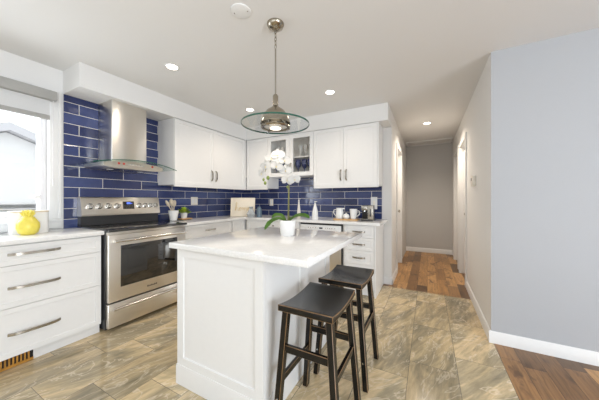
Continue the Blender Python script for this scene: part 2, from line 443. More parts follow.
# left wall with the kitchen window opening (y -0.55..0.90, z 1.02..2.10)
WY0, WY1, WZ0, WZ1 = -0.60, 0.90, 1.03, 2.12
b = MB()
b.box(XW - 0.2, XW, YR, WY0, 0, ZC).box(XW - 0.2, XW, WY1, YB + 0.1, 0, ZC)
b.box(XW - 0.2, XW, WY0, WY1, 0, WZ0).box(XW - 0.2, XW, WY0, WY1, WZ1, ZC)
struct(b, 'wall_left', 'wall')
struct(MB().box(XW, HX0, YB, YB + 0.1, 0, ZC), 'wall_back', 'wall')
# hall
DY = [(4.02, 4.70), (4.97, 5.66)]
b = MB()
ys = [YF + 0.004]
for a, c in DY: ys += [a, c]
ys.append(YH)
for i in range(0, len(ys), 2): b.box(HX1, HX1 + 0.12, ys[i], ys[i + 1], 0, ZC)
for a, c in DY: b.box(HX1, HX1 + 0.12, a, c, 2.03, ZC)
struct(b, 'wall_hall_right', 'wall')
LY = [(4.24, 4.93)]
b = MB().box(HX0 - 0.12, HX0, YB + 0.1, LY[0][0], 0, ZC).box(HX0 - 0.12, HX0, LY[0][1], YH, 0, ZC).box(HX0 - 0.12, HX0, LY[0][0], LY[0][1], 2.03, ZC)
struct(b, 'wall_hall_left', 'wall')
struct(MB().box(HX0 - 0.12, HX1 + 0.12, YH, YH + 0.1, 0, ZC), 'wall_hall_end', 'hallwall')
struct(MB().box(HX1, XE, YF, YF + 0.004, 0, ZC).box(HX1 + 0.12, XE, YF + 0.004, YF + 0.12, 0, ZC), 'wall_right', 'wall_dimmed')
struct(MB().box(XE, XE + 0.12, YR, -1.95, 0, ZC).box(XE, XE + 0.12, 0.75, YF + 0.12, 0, ZC).box(XE, XE + 0.12, -1.95, 0.75, 0, 0.1).box(XE, XE + 0.12, -1.95, 0.75, 2.28, ZC), 'wall_side', 'wall')
struct(MB().box(XW, -1.85, YR - 0.12, YR, 0, ZC).box(2.45, XE, YR - 0.12, YR, 0, ZC).box(-1.85, 2.45, YR - 0.12, YR, 0, 0.15).box(-1.85, 2.45, YR - 0.12, YR, 2.25, ZC), 'wall_rear', 'wall')
# soffit over the cabinets (L shaped)
SX, SY = -2.752, 3.252
struct(MB().prism([(XW, 1.0), (SX, 1.0), (SX, SY), (HX0, SY), (HX0, YB), (XW, YB)], SOF, ZC), 'ceiling_soffit', 'ceil')
# tiled backsplash
struct(MB().box(XW, XW + 0.010, 1.005, YB, 0.86, SOF), 'wall_tile_left', 'tileL')
struct(MB().box(XW + 0.010, -0.578, YB - 0.010, YB, 0.86, 1.60), 'wall_tile_back', 'tileB')

# baseboards: profile (depth, height)
BP = [(0, 0), (0.016, 0), (0.016, 0.066), (0.012, 0.074), (0.012, 0.082), (0.006, 0.092), (0, 0.095)]
def baseb(name, p0, p1, nrm):
    p0, p1, nrm = Vector((*p0, 0)), Vector((*p1, 0)), Vector((*nrm, 0))
    b = MB(); vs0 = [b.bm.verts.new(p0 + nrm * d + Vector((0, 0, h))) for d, h in BP]; vs1 = [b.bm.verts.new(p1 + nrm * d + Vector((0, 0, h))) for d, h in BP]
    n = len(BP); b.bm.faces.new(vs0); b.bm.faces.new(vs1[::-1])
    for i in range(n): b.bm.faces.new((vs0[i], vs0[(i + 1) % n], vs1[(i + 1) % n], vs1[i]))
    bmesh.ops.recalc_face_normals(b.bm, faces=list(b.bm.faces))
    struct(b, name, 'trim')
baseb('baseboard_right', (HX1 - 0.016, YF), (XE, YF), (0, -1))
baseb('baseboard_hall_right', (HX1, YF), (HX1, 3.94), (-1, 0))
baseb('baseboard_hall_end', (HX0, YH), (HX1, YH), (0, -1))
baseb('baseboard_hall_left', (HX0, YB - 0.016), (HX0, 4.17), (1, 0))
baseb('baseboard_back', (-0.553, YB), (HX0 + 0.016, YB), (0, -1))

# hall doors with casings
def casing(n, x, nx, y0, y1):
    b = MB(); t = 0.018; cw = 0.07
    xa, xb = (x, x + nx * t)
    b.box(xa, xb, y0 - cw, y0, 0, 2.03 + cw).box(xa, xb, y1, y1 + cw, 0, 2.03 + cw).box(xa, xb, y0, y1, 2.03, 2.03 + cw)
    # jamb lining
    xi = x - nx * 0.12
    b.box(xi, x, y0, y0 + 0.012, 0, 2.03).box(xi, x, y1 - 0.012, y1, 0, 2.03).box(xi, x, y0 + 0.012, y1 - 0.012, 2.018, 2.03)
    struct(b, 'trim_%d' % n, 'trim')
casing(1, HX1, -1, *DY[0]); casing(2, HX1, -1, *DY[1]); casing(3, HX0, 1, *LY[0])
def panel_door(n, x, nx, y0, y1, off, leaves, top):
    """door facing nx recessed by off behind the wall face; raised panels on each leaf"""
    b = MB(); wl = (y1 - y0 - 0.03) / leaves
    root = None
    for k in range(leaves):
        a = 0.015 + k * wl
        for z0, z1 in ((0.02, 0.62), (0.62, 1.30), (1.30, top)): b.shaker(a, a + wl - 0.003, z0, z1, 0.0, 0.035, 0.07, 0.008)
    rz = -pi / 2 if nx < 0 else pi / 2
    # local x runs along the opening; face -y turned towards nx
    o = b.build('door_%d' % n, 'trim'); o['kind'] = 'structure'
    if nx < 0: o.location = (x - nx * off, y1, 0); o.rotation_euler = (0, 0, -pi / 2)
    else: o.location = (x - nx * off, y0, 0); o.rotation_euler = (0, 0, pi / 2)
    return o
d1 = panel_door(1, HX1, -1, *DY[0], 0.045, 2, 1.965)
hb = MB().cyl((0.345, -0.032, 0.97), 0.013, 0.032, 'y', 16, 0.003).cyl((0.345, -0.033, 0.97), 0.018, 0.012, 'y', 16, 0.004)
hb.build('knob', 'nickel', d1)
struct(MB().box(HX1 + 0.1, HX1 + 0.12, DY[0][0], DY[0][1], 0, 2.03), 'closet_shade_sheet', 'dark')  # black sheet standing in for the closet's shade in the gap above the door
d2 = panel_door(2, HX1, -1, *DY[1], 0.075, 1, 2.01)
d3 = panel_door(3, HX0, 1, *LY[0], 0.075, 1, 2.01)
for d, x in ((d2, 0.60), (d3, 0.60)):
    MB().cyl((x, -0.012, 0.97), 0.026, 0.012, 'y', 20, 0.002).cyl((x, -0.05, 0.97), 0.009, 0.04, 'y', 12).lathe([(0, -0.07), (0.018, -0.068), (0.027, -0.058), (0.022, -0.046), (0.01, -0.04)], (x, 0, 0.97), 20, 'y').build('knob', 'nickel', d)
# attic hatch frame at the hall end
b = MB()
hx0, hx1, hy0, hy1 = HX0 + 0.03, HX1 - 0.03, 5.70, 6.13
b.box(hx0, hx1, hy0, hy0 + 0.04, ZC - 0.02, ZC, 0.004).box(hx0, hx1, hy1 - 0.04, hy1, ZC - 0.02, ZC, 0.004)
b.box(hx0, hx0 + 0.04, hy0 + 0.04, hy1 - 0.04, ZC - 0.02, ZC, 0.004).box(hx1 - 0.04, hx1, hy0 + 0.04, hy1 - 0.04, ZC - 0.02, ZC, 0.004)
struct(b, 'trim_4', 'trim')

# kitchen window: casing, vinyl frame, glass, stool
b = MB(); cw = 0.085
for (a0, a1, z0, z1) in ((WY1, WY1 + cw, WZ0 - 0.02, WZ1 + cw), (WY0 - cw, WY0, WZ0 - 0.02, WZ1 + cw), (WY0, WY1, WZ1, WZ1 + cw)):
    b.box(XW, XW + 0.016, a0, a1, z0, z1, 0.003)
b.box(XW, XW + 0.024, WY1 + cw - 0.022, WY1 + cw, WZ0 - 0.02, WZ1 + cw, 0.004)
b.box(XW - 0.12, XW + 0.035, WY0 - cw, WY1 + cw, WZ0 - 0.045, WZ0 - 0.02, 0.004)   # stool
b.box(XW, XW + 0.014, WY0 - cw, WY1 + cw, WZ0 - 0.11, WZ0 - 0.045, 0.003)          # apron
struct(b, 'trim_5', 'trim')
win = MB()
gx = XW - 0.10
win.box(gx - 0.03, gx + 0.06, WY1 - 0.045, WY1, WZ0 - 0.02, WZ1, 0.004).box(gx - 0.03, gx + 0.06, WY0, WY0 + 0.045, WZ0 - 0.02, WZ1, 0.004)
win.box(gx - 0.03, gx + 0.06, WY0 + 0.045, WY1 - 0.045, WZ0 - 0.02, WZ0 + 0.05, 0.004).box(gx - 0.03, gx + 0.06, WY0 + 0.045, WY1 - 0.045, WZ1 - 0.06, WZ1, 0.004)
win.box(gx - 0.02, gx + 0.05, 0.08, 0.15, WZ0 + 0.05, WZ1 - 0.06, 0.004)
wo = struct(win, 'window_1', 'vinyl')
MB().box(gx - 0.004, gx + 0.004, WY0 + 0.045, WY1 - 0.045, WZ0 + 0.05, WZ1 - 0.06).build('pane', 'glass', wo)
MB().box(gx + 0.06, gx + 0.075, WY1 - 0.085, WY1 - 0.040, WZ0 + 0.165, WZ0 + 0.20, 0.003).build('latch', 'vinyl', wo)
# rear and side living-room windows (behind the camera): frames only, the sky lamp sits in the opening
struct(MB().box(-1.85, -1.79, YR - 0.1, YR - 0.02, 0.15, 2.25).box(2.39, 2.45, YR - 0.1, YR - 0.02, 0.15, 2.25).box(0.27, 0.33, YR - 0.1, YR - 0.02, 0.21, 2.19).box(-1.79, 2.39, YR - 0.1, YR - 0.02, 0.15, 0.21).box(-1.79, 2.39, YR - 0.1, YR - 0.02, 2.19, 2.25), 'window_2', 'vinyl')
struct(MB().box(XE + 0.02, XE + 0.1, -1.95, -1.89, 0.1, 2.28).box(XE + 0.02, XE + 0.1, 0.69, 0.75, 0.1, 2.28).box(XE + 0.02, XE + 0.1, -1.89, 0.69, 0.1, 0.16).box(XE + 0.02, XE + 0.1, -1.89, 0.69, 2.22, 2.28), 'window_3', 'vinyl')

# roller blind
t = thing('roller_blind', 'grey roller blind half rolled down over the bright window', 'blind', (XW, 0.16, 2.09))
MB().box(0.017, 0.095, -0.86, 0.775, 0.0, 0.085, 0.008).build('cassette', 'cassette', t)
MB().box(0.045, 0.047, -0.82, 0.735, -0.135, 0.0).build('fabric', 'blind', t)
MB().box(0.036, 0.056, -0.82, 0.735, -0.175, -0.135, 0.004).build('hem_bar', 'cassette', t)
MB().tube([(0.06, 0.755, -0.0), (0.06, 0.755, -0.72)], 0.0035, 8).lathe([(0, -0.78), (0.006, -0.77), (0.006, -0.72), (0, -0.715)], (0.06, 0.755, 0), 10).build('pull_chain', 'vinyl', t)

# neighbour's house seen through the window
t = thing('neighbor_house', 'white gabled house seen outside through the kitchen window', 'house', (-8.6, 1.80, -0.6))
gp = [(-3.2, 0), (3.2, 0), (3.2, 2.05), (0.0, 3.34), (-3.2, 2.05)]
MB().prism(gp, -4.0, 0.0, 'x').build('house_wall', 'siding', t)
b = MB()
for s in (-1, 1):
    b.prism([(0, 3.36), (s * 3.7, 1.87), (s * 3.7, 2.05), (0, 3.54)], -4.2, 0.25, 'x')
b.build('gable_roof', 'fascia', t)
b = MB()
for k in range(6): b.prism([(-3.4, 1.12 + 0.11 * k), (3.4, 1.12 + 0.11 * k), (3.4, 1.14 + 0.11 * k), (-3.4, 1.14 + 0.11 * k)], 1.30 - 0.26 * k, 1.62 - 0.26 * k, 'x')
b.prism([(-3.4, 0.0), (3.4, 0.0), (3.4, 1.10), (-3.4, 1.10)], 0.05, 1.4, 'x')
b.build('porch_roof', 'shingle', t)
struct(MB().box(-16, -3.4, -9, 12, -0.7, -0.6), 'ground', 'ground')

# ------------------------------------------------------------------ handles
def bow(p0, p1, out, proj=0.028, wd=0.018, th=0.008):
    """flat arched bar pull from p0 to p1 bulging along out"""
    p0, p1, out = Vector(p0), Vector(p1), Vector(out)
    pts = []
    n = 14
    for i in range(n + 1):
        u = i / n; h = proj * (1 - (2 * u - 1) ** 4) ** 0.8 if 0 < u < 1 else 0
        pts.append(p0.lerp(p1, u) + out * h)
    b = MB()
    s = [(-wd / 2, -th / 2), (wd / 2, -th / 2), (wd / 2, th / 2), (-wd / 2, th / 2)]
    b.sweep(pts, s, up=out); return b
def hpull(parent, cx, cz, yf, length):
    return bow((cx - length / 2, yf, cz), (cx + length / 2, yf, cz), (0, -1, 0)).build('handle', 'nickel', parent)
def vpull(parent, cx, cz, yf, length):
    return bow((cx, yf, cz - length / 2), (cx, yf, cz + length / 2), (0, -1, 0)).build('handle', 'nickel', parent)

# ------------------------------------------------------------------ base cabinets
CT0, CT1 = 0.875, 0.91
def base_body(t, wd, depth, kick=0.05, filler=0.0):
    MB().box(0, wd, -(depth - 0.021), -0.012, 0.095, CT0).build('carcass', 'cab', t)
    MB().box(0, wd, -(depth - kick), -0.012, 0, 0.0949).build('toe_kick', 'cab', t)
LW = XW + 0.0
LD = 0.545      # left run depth -> drawer fronts at x = -2.555
def drawers(t, x0, x1, depth, zs, hl, slab=False):
    for z0, z1, hz in zs:
        d = MB().shaker(x0 + 0.0015, x1 - 0.0015, z0 + 0.0015, z1 - 0.0015, -depth, 0.02, 0.05, 0.006).build('drawer', 'cab', t)
        hpull(d, (x0 + x1) / 2, hz, -depth, hl)
t = thing('drawer_cabinet', 'white three-drawer base cabinet with long pulls under the window', 'cabinet', (LW, 0.26, 0), pi / 2)
base_body(t, 0.828, LD)
drawers(t, 0.012, 0.818, LD, [(0.728, 0.868, 0.806), (0.435, 0.728, 0.573), (0.090, 0.435, 0.252)], 0.27)
left_cab = t
# register in the toe kick
t = thing('floor_register', 'orange oak vent register set in the white toe kick', 'vent', (LW + LD - 0.05, 0.268, 0.003), pi / 2)
b = MB()
b.box(-0.02, 0.405, -0.012, -0.0005, 0.0, 0.018).box(-0.02, 0.405, -0.012, -0.0005, 0.075, 0.092)
for k in range(22): b.box(-0.02 + k * 0.01885, -0.02 + k * 0.01885 + (0.0092 if k < 21 else 0.0091), -0.012, -0.0005, 0.018, 0.075)
b.build('grille', 'register', t)
MB().box(-0.02, 0.405, -0.004, -0.0004, 0.018, 0.075).build('slot_back', 'dark', t)

# far left run, right of the stove
t = thing('drawer_cabinet', 'white base cabinet with one short pull right of the stove', 'cabinet', (LW, 1.905, 0), pi / 2)
base_body(t, 0.80, LD)
drawers(t, 0.01, 0.79, LD, [(0.70, 0.868, 0.79)], 0.17)
d = MB().shaker(0.0115, 0.399, 0.092, 0.697, -LD, 0.02).build('door', 'cab', t); vpull(d, 0.36, 0.60, -LD, 0.15)
d = MB().shaker(0.401, 0.7885, 0.092, 0.697, -LD, 0.02).build('door', 'cab', t); vpull(d, 0.44, 0.60, -LD, 0.15)
t = thing('corner_cabinet', 'white corner base cabinet with a plain door where the two worktops meet', 'cabinet', (LW, 2.705, 0), pi / 2)
base_body(t, 0.88, LD)
MB().shaker(0.01, 0.275, 0.092, 0.868, -LD, 0.02).build('door', 'cab', t)
BD = 0.60       # back run: fronts at y=3.0
t = thing('sink_cabinet', 'white base cabinet with small knobs behind the island, left of the dishwasher', 'cabinet', (-2.554, YB, 0), 0)
base_body(t, 0.974, BD)
for x0, x1, kx in ((0.03, 0.50, 0.46), (0.502, 0.96, 0.54)):
    d = MB().shaker(x0, x1, 0.092, 0.868, -BD, 0.02).build('door', 'cab', t)
    MB().lathe([(0.006, 0), (0.006, -0.014), (0.013, -0.02), (0.013, -0.026), (0, -0.029)], (kx, -BD, 0.80), 18, 'y').build('knob', 'nickel', d)
# dishwasher
t = thing('dishwasher', 'dishwasher with control strip and blacked-in shadow gaps between white cabinets', 'dishwasher', (-1.575, YB, 0), 0)
MB().box(0.003, 0.607, -0.56, -0.02, 0.09, 0.872).build('tub', 'darkmetal', t)
MB().box(0.02, 0.59, -0.53, -0.06, 0.0, 0.09).build('kickplate', 'black', t)
MB().box(0.006, 0.592, -0.598, -0.56, 0.095, 0.755, 0.003).build('door', 'steel', t)
p = MB().box(0.006, 0.592, -0.602, -0.56, 0.758, 0.846, 0.003).build('control_panel', 'trim', t)
MB().box(0.29, 0.335, -0.6035, -0.602, 0.795, 0.815).build('display', 'black', p)
for k in (0.12, 0.155, 0.19, 0.225, 0.37, 0.40, 0.43, 0.46, 0.50): MB().box(k, k + 0.014, -0.6032, -0.602, 0.803, 0.812).build('button', 'nickel', p)
MB().box(0.006, 0.592, -0.600, -0.56, 0.848, 0.873).build('top_gap_shade', 'black', t)  # black box put in for the shade of the gap under the worktop
MB().box(0.594, 0.608, -0.600, -0.56, 0.095, 0.873).build('side_gap_shade', 'black', t)  # black box put in for the shaded seam beside the drawers
# drawer stack
t = thing('drawer_cabinet', 'narrow white four-drawer base cabinet at the right end of the back counter', 'cabinet', (-0.965, YB, 0), 0)
base_body(t, 0.41, BD, kick=0.05)
MB().box(0.395, 0.4125, -(BD - 0.002), -0.012, 0.0, CT0).build('end_panel', 'cab', t)
drawers(t, 0.022, 0.392, BD, [(0.715, 0.868, 0.79), (0.555, 0.715, 0.635), (0.385, 0.555, 0.470), (0.092, 0.385, 0.30)], 0.15)

# ------------------------------------------------------------------ countertops
CE = XW + 0.56     # left front edge x
tag(MB().box(0.0105, 0.562, -0.03, 0.848, CT0, CT1, 0.004).build('countertop', 'quartz', loc=(XW, 0.25, 0)), 'white quartz worktop under the window, left of the stove', 'countertop')
y0 = 1.898
b = MB().prism([(0.0105, y0), (0.562, y0), (0.562, 2.968), (2.600, 2.968), (2.600, YB - 0.0105), (0.0105, YB - 0.0105)], CT0, CT1)
tag(b.build('countertop', 'quartz', loc=(XW, 0, 0)), 'white quartz corner worktop running below the blue tiles to the hall', 'countertop')

# ------------------------------------------------------------------ upper cabinets
UZ0, UZ1 = 1.372, SOF - 0.001
UD = 0.345
def upper(name, label, loc, rz, wd, doors, z0=UZ0, depth=UD, hz=None, side=True):
    t = thing(name, label, 'cabinet', loc, rz)
    b = MB().box(0, wd, -(depth - 0.021), -0.011, z0, UZ1)
    b.build('carcass', 'cab', t)
    MB().box(0, wd, -(depth - 0.001), -(depth - 0.020), z0 - 0.022, z0 + 0.0005).build('light_rail', 'cab', t)
    for x0, x1, hx in doors:
        d = MB().shaker(x0 + 0.0015, x1 - 0.0015, z0 + 0.002, UZ1 - 0.012, -depth, 0.02, 0.058, 0.007).build('door', 'cab', t)
        if hx is not None: vpull(d, hx, z0 + 0.155, -depth, 0.15)
    return t
uc = upper('wall_cabinet', 'white two-door wall cabinet right of the range hood', (XW, 1.925, 0), pi / 2, 1.325, [(0.0, 0.615, 0.575), (0.615, 1.29, 0.655)])
MB().box(1.2925, 1.3245, -0.345, -0.325, UZ0 - 0.02, UZ1).build('filler', 'cab', uc)
upper('wall_cabinet', 'plain white single-door wall cabinet in the corner, left of the glass doors', (-2.752, YB, 0), 0, 0.44, [(0.003, 0.44, None)])
upper('wall_cabinet', 'white two-door wall cabinet at the hall end of the blue tiled wall', (-1.486, YB, 0), 0, 0.92, [(0.0, 0.455, 0.415), (0.455, 0.905, 0.495)])
# glass-door cabinet
GZ0 = 1.545
gw = 0.824
t = thing('glass_door_cabinet', 'short white wall cabinet with two glass doors showing glassware', 'cabinet', (-2.311, YB, 0), 0)
b = MB()
b.box(0, 0.018, -(UD - 0.021), -0.012, GZ0, UZ1).box(gw - 0.018, gw, -(UD - 0.021), -0.012, GZ0, UZ1)
b.box(0.018, gw - 0.018, -(UD - 0.021), -0.012, GZ0, GZ0 + 0.018).box(0.018, gw - 0.018, -(UD - 0.021), -0.012, UZ1 - 0.018, UZ1)
b.build('carcass', 'cab', t)
MB().box(0.018, gw - 0.018, -0.02, -0.012, GZ0 + 0.018, UZ1 - 0.018).build('back_panel', 'cabin', t)
GSH = 1.835
MB().box(0.018, gw - 0.018, -0.30, -0.02, GSH, GSH + 0.016).build('shelf', 'cab', t)
for x0, x1, hx in ((0.002, gw / 2 - 0.0015, gw / 2 - 0.028), (gw / 2 + 0.0015, gw - 0.002, gw / 2 + 0.028)):
    z0, z1, fr = GZ0 + 0.002, UZ1 - 0.012, 0.062
    b = MB()
    b.box(x0, x0 + fr, -UD, -(UD - 0.02), z0, z1).box(x1 - fr, x1, -UD, -(UD - 0.02), z0, z1)
    b.box(x0 + fr, x1 - fr, -UD, -(UD - 0.02), z0, z0 + fr).box(x0 + fr, x1 - fr, -UD, -(UD - 0.02), z1 - fr, z1)
    d = b.build('door', 'cab', t)
    MB().box(x0 + fr, x1 - fr, -(UD - 0.008), -(UD - 0.012), z0 + fr, z1 - fr).build('pane', 'doorglass', d)
    vpull(d, hx, GZ0 + 0.13, -UD, 0.15)
# glassware
gob = [(r * 1.22, h * 1.28) for r, h in [(0, 0), (0.034, 0), (0.034, 0.003), (0.006, 0.009), (0.005, 0.07), (0.012, 0.082), (0.034, 0.11), (0.040, 0.145), (0.034, 0.195), (0.031, 0.195), (0.036, 0.145), (0.030, 0.114), (0.0, 0.092)]]
gm = None
zg = GZ0 + 0.0185
for i, (x, y) in enumerate([(-2.20, 3.36), (-2.09, 3.36), (-1.98, 3.36), (-1.80, 3.36), (-1.695, 3.37), (-1.59, 3.36)]):
    lab = ['cobalt blue goblet at the left end of the lower cabinet shelf', 'cobalt blue goblet second from left behind the left glass door', 'cobalt blue goblet nearest the middle stile behind the left glass door',
           'cobalt blue goblet leftmost behind the right glass door', 'cobalt blue goblet in the middle behind the right glass door', 'cobalt blue goblet rightmost behind the right glass door'][i]
    if gm is None: o = gm = MB().lathe(gob, (0, 0, 0), 24).build('goblet', 'cobalt')
    else: o = gm.copy(); COL.objects.link(o)
    o.location = (x, y, zg); tag(o, lab, 'goblet', 'cobalt goblets in the glass cabinet')
flu = [(0, 0), (0.030, 0), (0.030, 0.003), (0.005, 0.008), (0.005, 0.06), (0.022, 0.085), (0.032, 0.12), (0.030, 0.18), (0.028, 0.18), (0.030, 0.12), (0.02, 0.088), (0, 0.07)]
gm = None
for i, (x, y) in enumerate([(-2.17, 3.36), (-2.085, 3.36), (-2.00, 3.37), (-1.755, 3.36), (-1.67, 3.36), (-1.585, 3.37)]):
    lab = ['pale wine glass at the left of the upper cabinet shelf', 'pale wine glass in the middle of the upper shelf behind the left glass door', 'pale wine glass beside the middle stile on the upper shelf, left door',
           'pale wine glass leftmost on the upper shelf behind the right glass door', 'pale wine glass in the middle of the upper shelf behind the right glass door', 'pale wine glass rightmost on the upper cabinet shelf'][i]
    if gm is None: o = gm = MB().lathe(flu, (0, 0, 0), 24).build('wine_glass', 'frostglass')
    else: o = gm.copy(); COL.objects.link(o)
    o.location = (x, y, GSH + 0.0165); tag(o, lab, 'wine glass', 'pale wine glasses in the glass cabinet')

# ------------------------------------------------------------------ stove
SW = 0.786
t = thing('stove', 'stainless steel electric range with black glass cooktop below the hood', 'stove', (XW, 1.103, 0), pi / 2)
sd = 0.60          # door front at x=-2.50
MB().box(0.0, SW, -(sd - 0.045), -0.03, 0.02, 0.895, 0.003).build('body', 'darkmetal', t)
for x in (0.05, SW - 0.05):
    for y in (-0.10, -0.50): MB().cyl((x, y, 0), 0.018, 0.03, 'z', 12).build('foot', 'black', t)
# oven door
d = MB().box(0.004, SW - 0.004, -sd, -(sd - 0.044), 0.262, 0.868, 0.006).build('oven_door', 'steel', t)
MB().box(0.105, 0.675, -(sd + 0.0025), -(sd - 0.004), 0.385, 0.765, 0.0015).build('oven_window', 'blackglass', d)
b = MB()
b.tube([(0.035, -(sd + 0.05), 0.815), (SW - 0.035, -(sd + 0.05), 0.815)], 0.0135, 16)
for x in (0.055, SW - 0.055): b.box(x - 0.012, x + 0.012, -(sd + 0.05), -sd, 0.804, 0.826, 0.003)
b.build('handle', 'chrome', d)
b = MB()
x = 0.345
for k, wv in enumerate((0.009, 0.003, 0.006, 0.007, 0.007, 0.007, 0.007, 0.009, 0.003, 0.008)):
    b.box(x, x + wv, -(sd + 0.0012), -(sd - 0.001), 0.309, 0.309 + (0.017 if k in (0, 1, 4, 7, 9) else 0.012)); x += wv + 0.0035
b.build('wordmark', 'logo', d)
MB().box(0.004, SW - 0.004, -(sd - 0.02), -(sd - 0.045), 0.868, 0.893, 0.002).build('vent_trim', 'steel', t)
# storage drawer
d = MB().box(0.004, SW - 0.004, -sd, -(sd - 0.044), 0.035, 0.250, 0.006).build('storage_drawer', 'steel', t)
b = MB().tube([(0.03, -(sd + 0.035), 0.205), (SW - 0.03, -(sd + 0.035), 0.205)], 0.012, 14)
for x in (0.05, SW - 0.05): b.box(x - 0.01, x + 0.01, -(sd + 0.035), -sd, 0.196, 0.214, 0.003)
b.build('handle', 'chrome', d)
c = MB().box(-0.002, SW + 0.002, -(sd + 0.022), -0.06, 0.8955, 0.920, 0.006).build('cooktop', 'blackglass', t)
for x, y, r in ((0.20, -0.44, 0.105), (0.59, -0.44, 0.085), (0.20, -0.20, 0.075), (0.59, -0.20, 0.10)):
    MB().lathe([(r - 0.002, 0.9203), (r, 0.9204), (r + 0.002, 0.9203)], (x, y, 0), 40).build('burner_ring', 'logo', c)
# backguard: dark riser, stainless console
MB().box(0.004, SW - 0.004, -0.075, -0.012, 0.9205, 1.03).build('riser', 'darkmetal', t)
g = MB().prism([(-0.012, 1.02), (-0.105, 1.02), (-0.108, 1.035), (-0.080, 1.20), (-0.070, 1.212), (-0.012, 1.212)], 0.0, SW, 'x').build('console', 'steel', t)
sl = math.atan2(0.028, 0.165)
def on_console(mb, x, z):
    y = -0.108 + (z - 1.035) * (0.028 / 0.165)
    return mb.xf(Matrix.Translation((x, y, z)) @ Matrix.Rotation(-sl, 4, 'X'))
for x in (0.070, 0.150, 0.232, 0.315, 0.545, 0.612, 0.675, 0.732):
    k = on_console(MB().lathe([(0, 0.002), (0.030, 0.002), (0.030, -0.004), (0.025, -0.007), (0.023, -0.026), (0.019, -0.030), (0, -0.030)], (0, 0, 0), 24, 'y'), x, 1.118).build('knob', 'chrome', g)
    on_console(MB().box(-0.0035, 0.0035, -0.034, -0.028, -0.018, 0.018, 0.001), x, 1.118).build('grip', 'nickel', k)
dp = on_console(MB().box(-0.058, 0.058, -0.0015, 0.001, -0.040, 0.046), 0.43, 1.120).build('display', 'blackglass', g)
b = MB()
for sx in (-0.018, -0.004, 0.010): b.box(sx, sx + 0.010, -0.0028, -0.0014, 0.016, 0.036)
b.box(0.030, 0.038, -0.0028, -0.0014, 0.02, 0.028)
on_console(b, 0.43, 1.120).build('digits', 'blue_led', dp)
b = MB()
for r_ in range(3):
    for c_ in range(6): b.box(-0.05 + c_ * 0.017, -0.04 + c_ * 0.017, -0.0022, -0.0014, -0.034 + r_ * 0.014, -0.030 + r_ * 0.014)
on_console(b, 0.43, 1.120).build('touch_keys', 'nickel', dp)

# ------------------------------------------------------------------ range hood
HY = 1.45
t = thing('range_hood', 'stainless chimney range hood with curved glass canopy on blue tiles', 'range hood', (XW + 0.0105, HY, 1.50), pi / 2)
MB().box(-0.17, 0.17, -0.275, 0.0, 0.07, SOF - 1.50 - 0.001, 0.002).build('chimney', 'steelv', t)
def gz(x): return 0.030 + 0.055 * (1 - (x / 0.405) ** 2)
b = MB()
def gf(u, v):
    x = -0.405 + 0.81 * u
    return (x, -0.001 - v * (0.470 + 0.02 * (1 - (x / 0.405) ** 2)), gz(x))
b.grid(gf, 28, 6).solidify(0.007); b.build('glass_canopy', 'hoodglass', t)
b = MB()
n = 20
b.sweep([(-0.405 + 0.81 * i / n, -0.471 - 0.02 * (1 - ((-1 + 2 * i / n)) ** 2), gz(-0.405 + 0.81 * i / n) - 0.0035) for i in range(n + 1)], [(-0.001, -0.004), (0.001, -0.004), (0.001, 0.004), (-0.001, 0.004)], up=(0, 0, 1))
b.build('glass_edge', 'discedge', t)
xs = [-0.29 + 0.58 * i / 16 for i in range(17)]
poly = [(x, gz(x) - 0.008) for x in xs] + [(0.29, 0.012), (0.22, 0.0), (-0.22, 0.0), (-0.29, 0.012)]
bd = MB().prism(poly, -0.385, 0.0, 'y').build('hood_body', 'steel', t)
for k in range(6): MB().cyl((-0.07 + k * 0.028, -0.389, 0.045), 0.006, 0.005, 'y', 12).build('button', 'chrome', bd)
for k, x in enumerate((-0.16, -0.115, 0.17)): MB().cyl((x, -0.3885, 0.047), 0.011, 0.004, 'y', 14).build('sticker', 'red', bd)
for x in (-0.15, 0.15): MB().cyl((x, -0.19, -0.003), 0.03, 0.004, 'z', 18).build('hood_lamp', 'trim', bd)
MB().box(-0.20, 0.20, -0.33, -0.05, -0.0015, 0.001).build('filter', 'nickel', bd)

# ------------------------------------------------------------------ island
t = thing('kitchen_island', 'white panelled kitchen island with overhanging quartz top and seating side', 'kitchen island', (-1.095, 1.0, 0))
X0, X1, Y0_, Y1_ = -1.44 + 1.095, -0.755 + 1.095, 0.025, 0.985
MB().box(X0 + 0.02, X1 - 0.02, Y0_ + 0.02, Y1_ - 0.02, 0.0, CT0).build('carcass', 'cab', t)
b = MB()
b.shaker(X0, X1, 0.12, CT0, Y0_, 0.02, 0.078, 0.008); b.build('front_panel', 'cab', t)
def side_panels(xf, sgn, n):
    b = MB(); wdt = (Y1_ - Y0_ - 0.042) / n
    for k in range(n): b.shaker(k * wdt, (k + 1) * wdt, 0.12, CT0, 0, 0.0199, 0.085, 0.008)
    if sgn > 0: b.xf(Matrix.Translation((xf, Y0_ + 0.021, 0)) @ Matrix.Rotation(pi / 2, 4, 'Z'))
    else: b.xf(Matrix.Translation((xf, Y1_ - 0.021, 0)) @ Matrix.Rotation(-pi / 2, 4, 'Z'))
    return b
side_panels(X1, 1, 2).build('side_panel', 'cab', t)
side_panels(X0, -1, 2).build('side_panel', 'cab', t)
MB().box(X0, X1, Y1_ - 0.02, Y1_, 0.12, CT0).build('back_panel', 'cab', t)
e = 0.006
sk = [(0, 0), (e, 0), (e, 0.108), (0.003, 0.125), (0, 0.125)]
b = MB()
ring = [(X0, Y0_), (X1, Y0_), (X1, Y1_), (X0, Y1_)]
vr = []
for d_, h_ in sk: vr.append([b.bm.verts.new((x + (d_ if x > 0 else -d_), y + (d_ if y > 0.5 else -d_), h_)) for x, y in ring])
for A, B in zip(vr, vr[1:]):
    for j in range(4): b.bm.faces.new((A[j], A[(j + 1) % 4], B[(j + 1) % 4], B[j]))
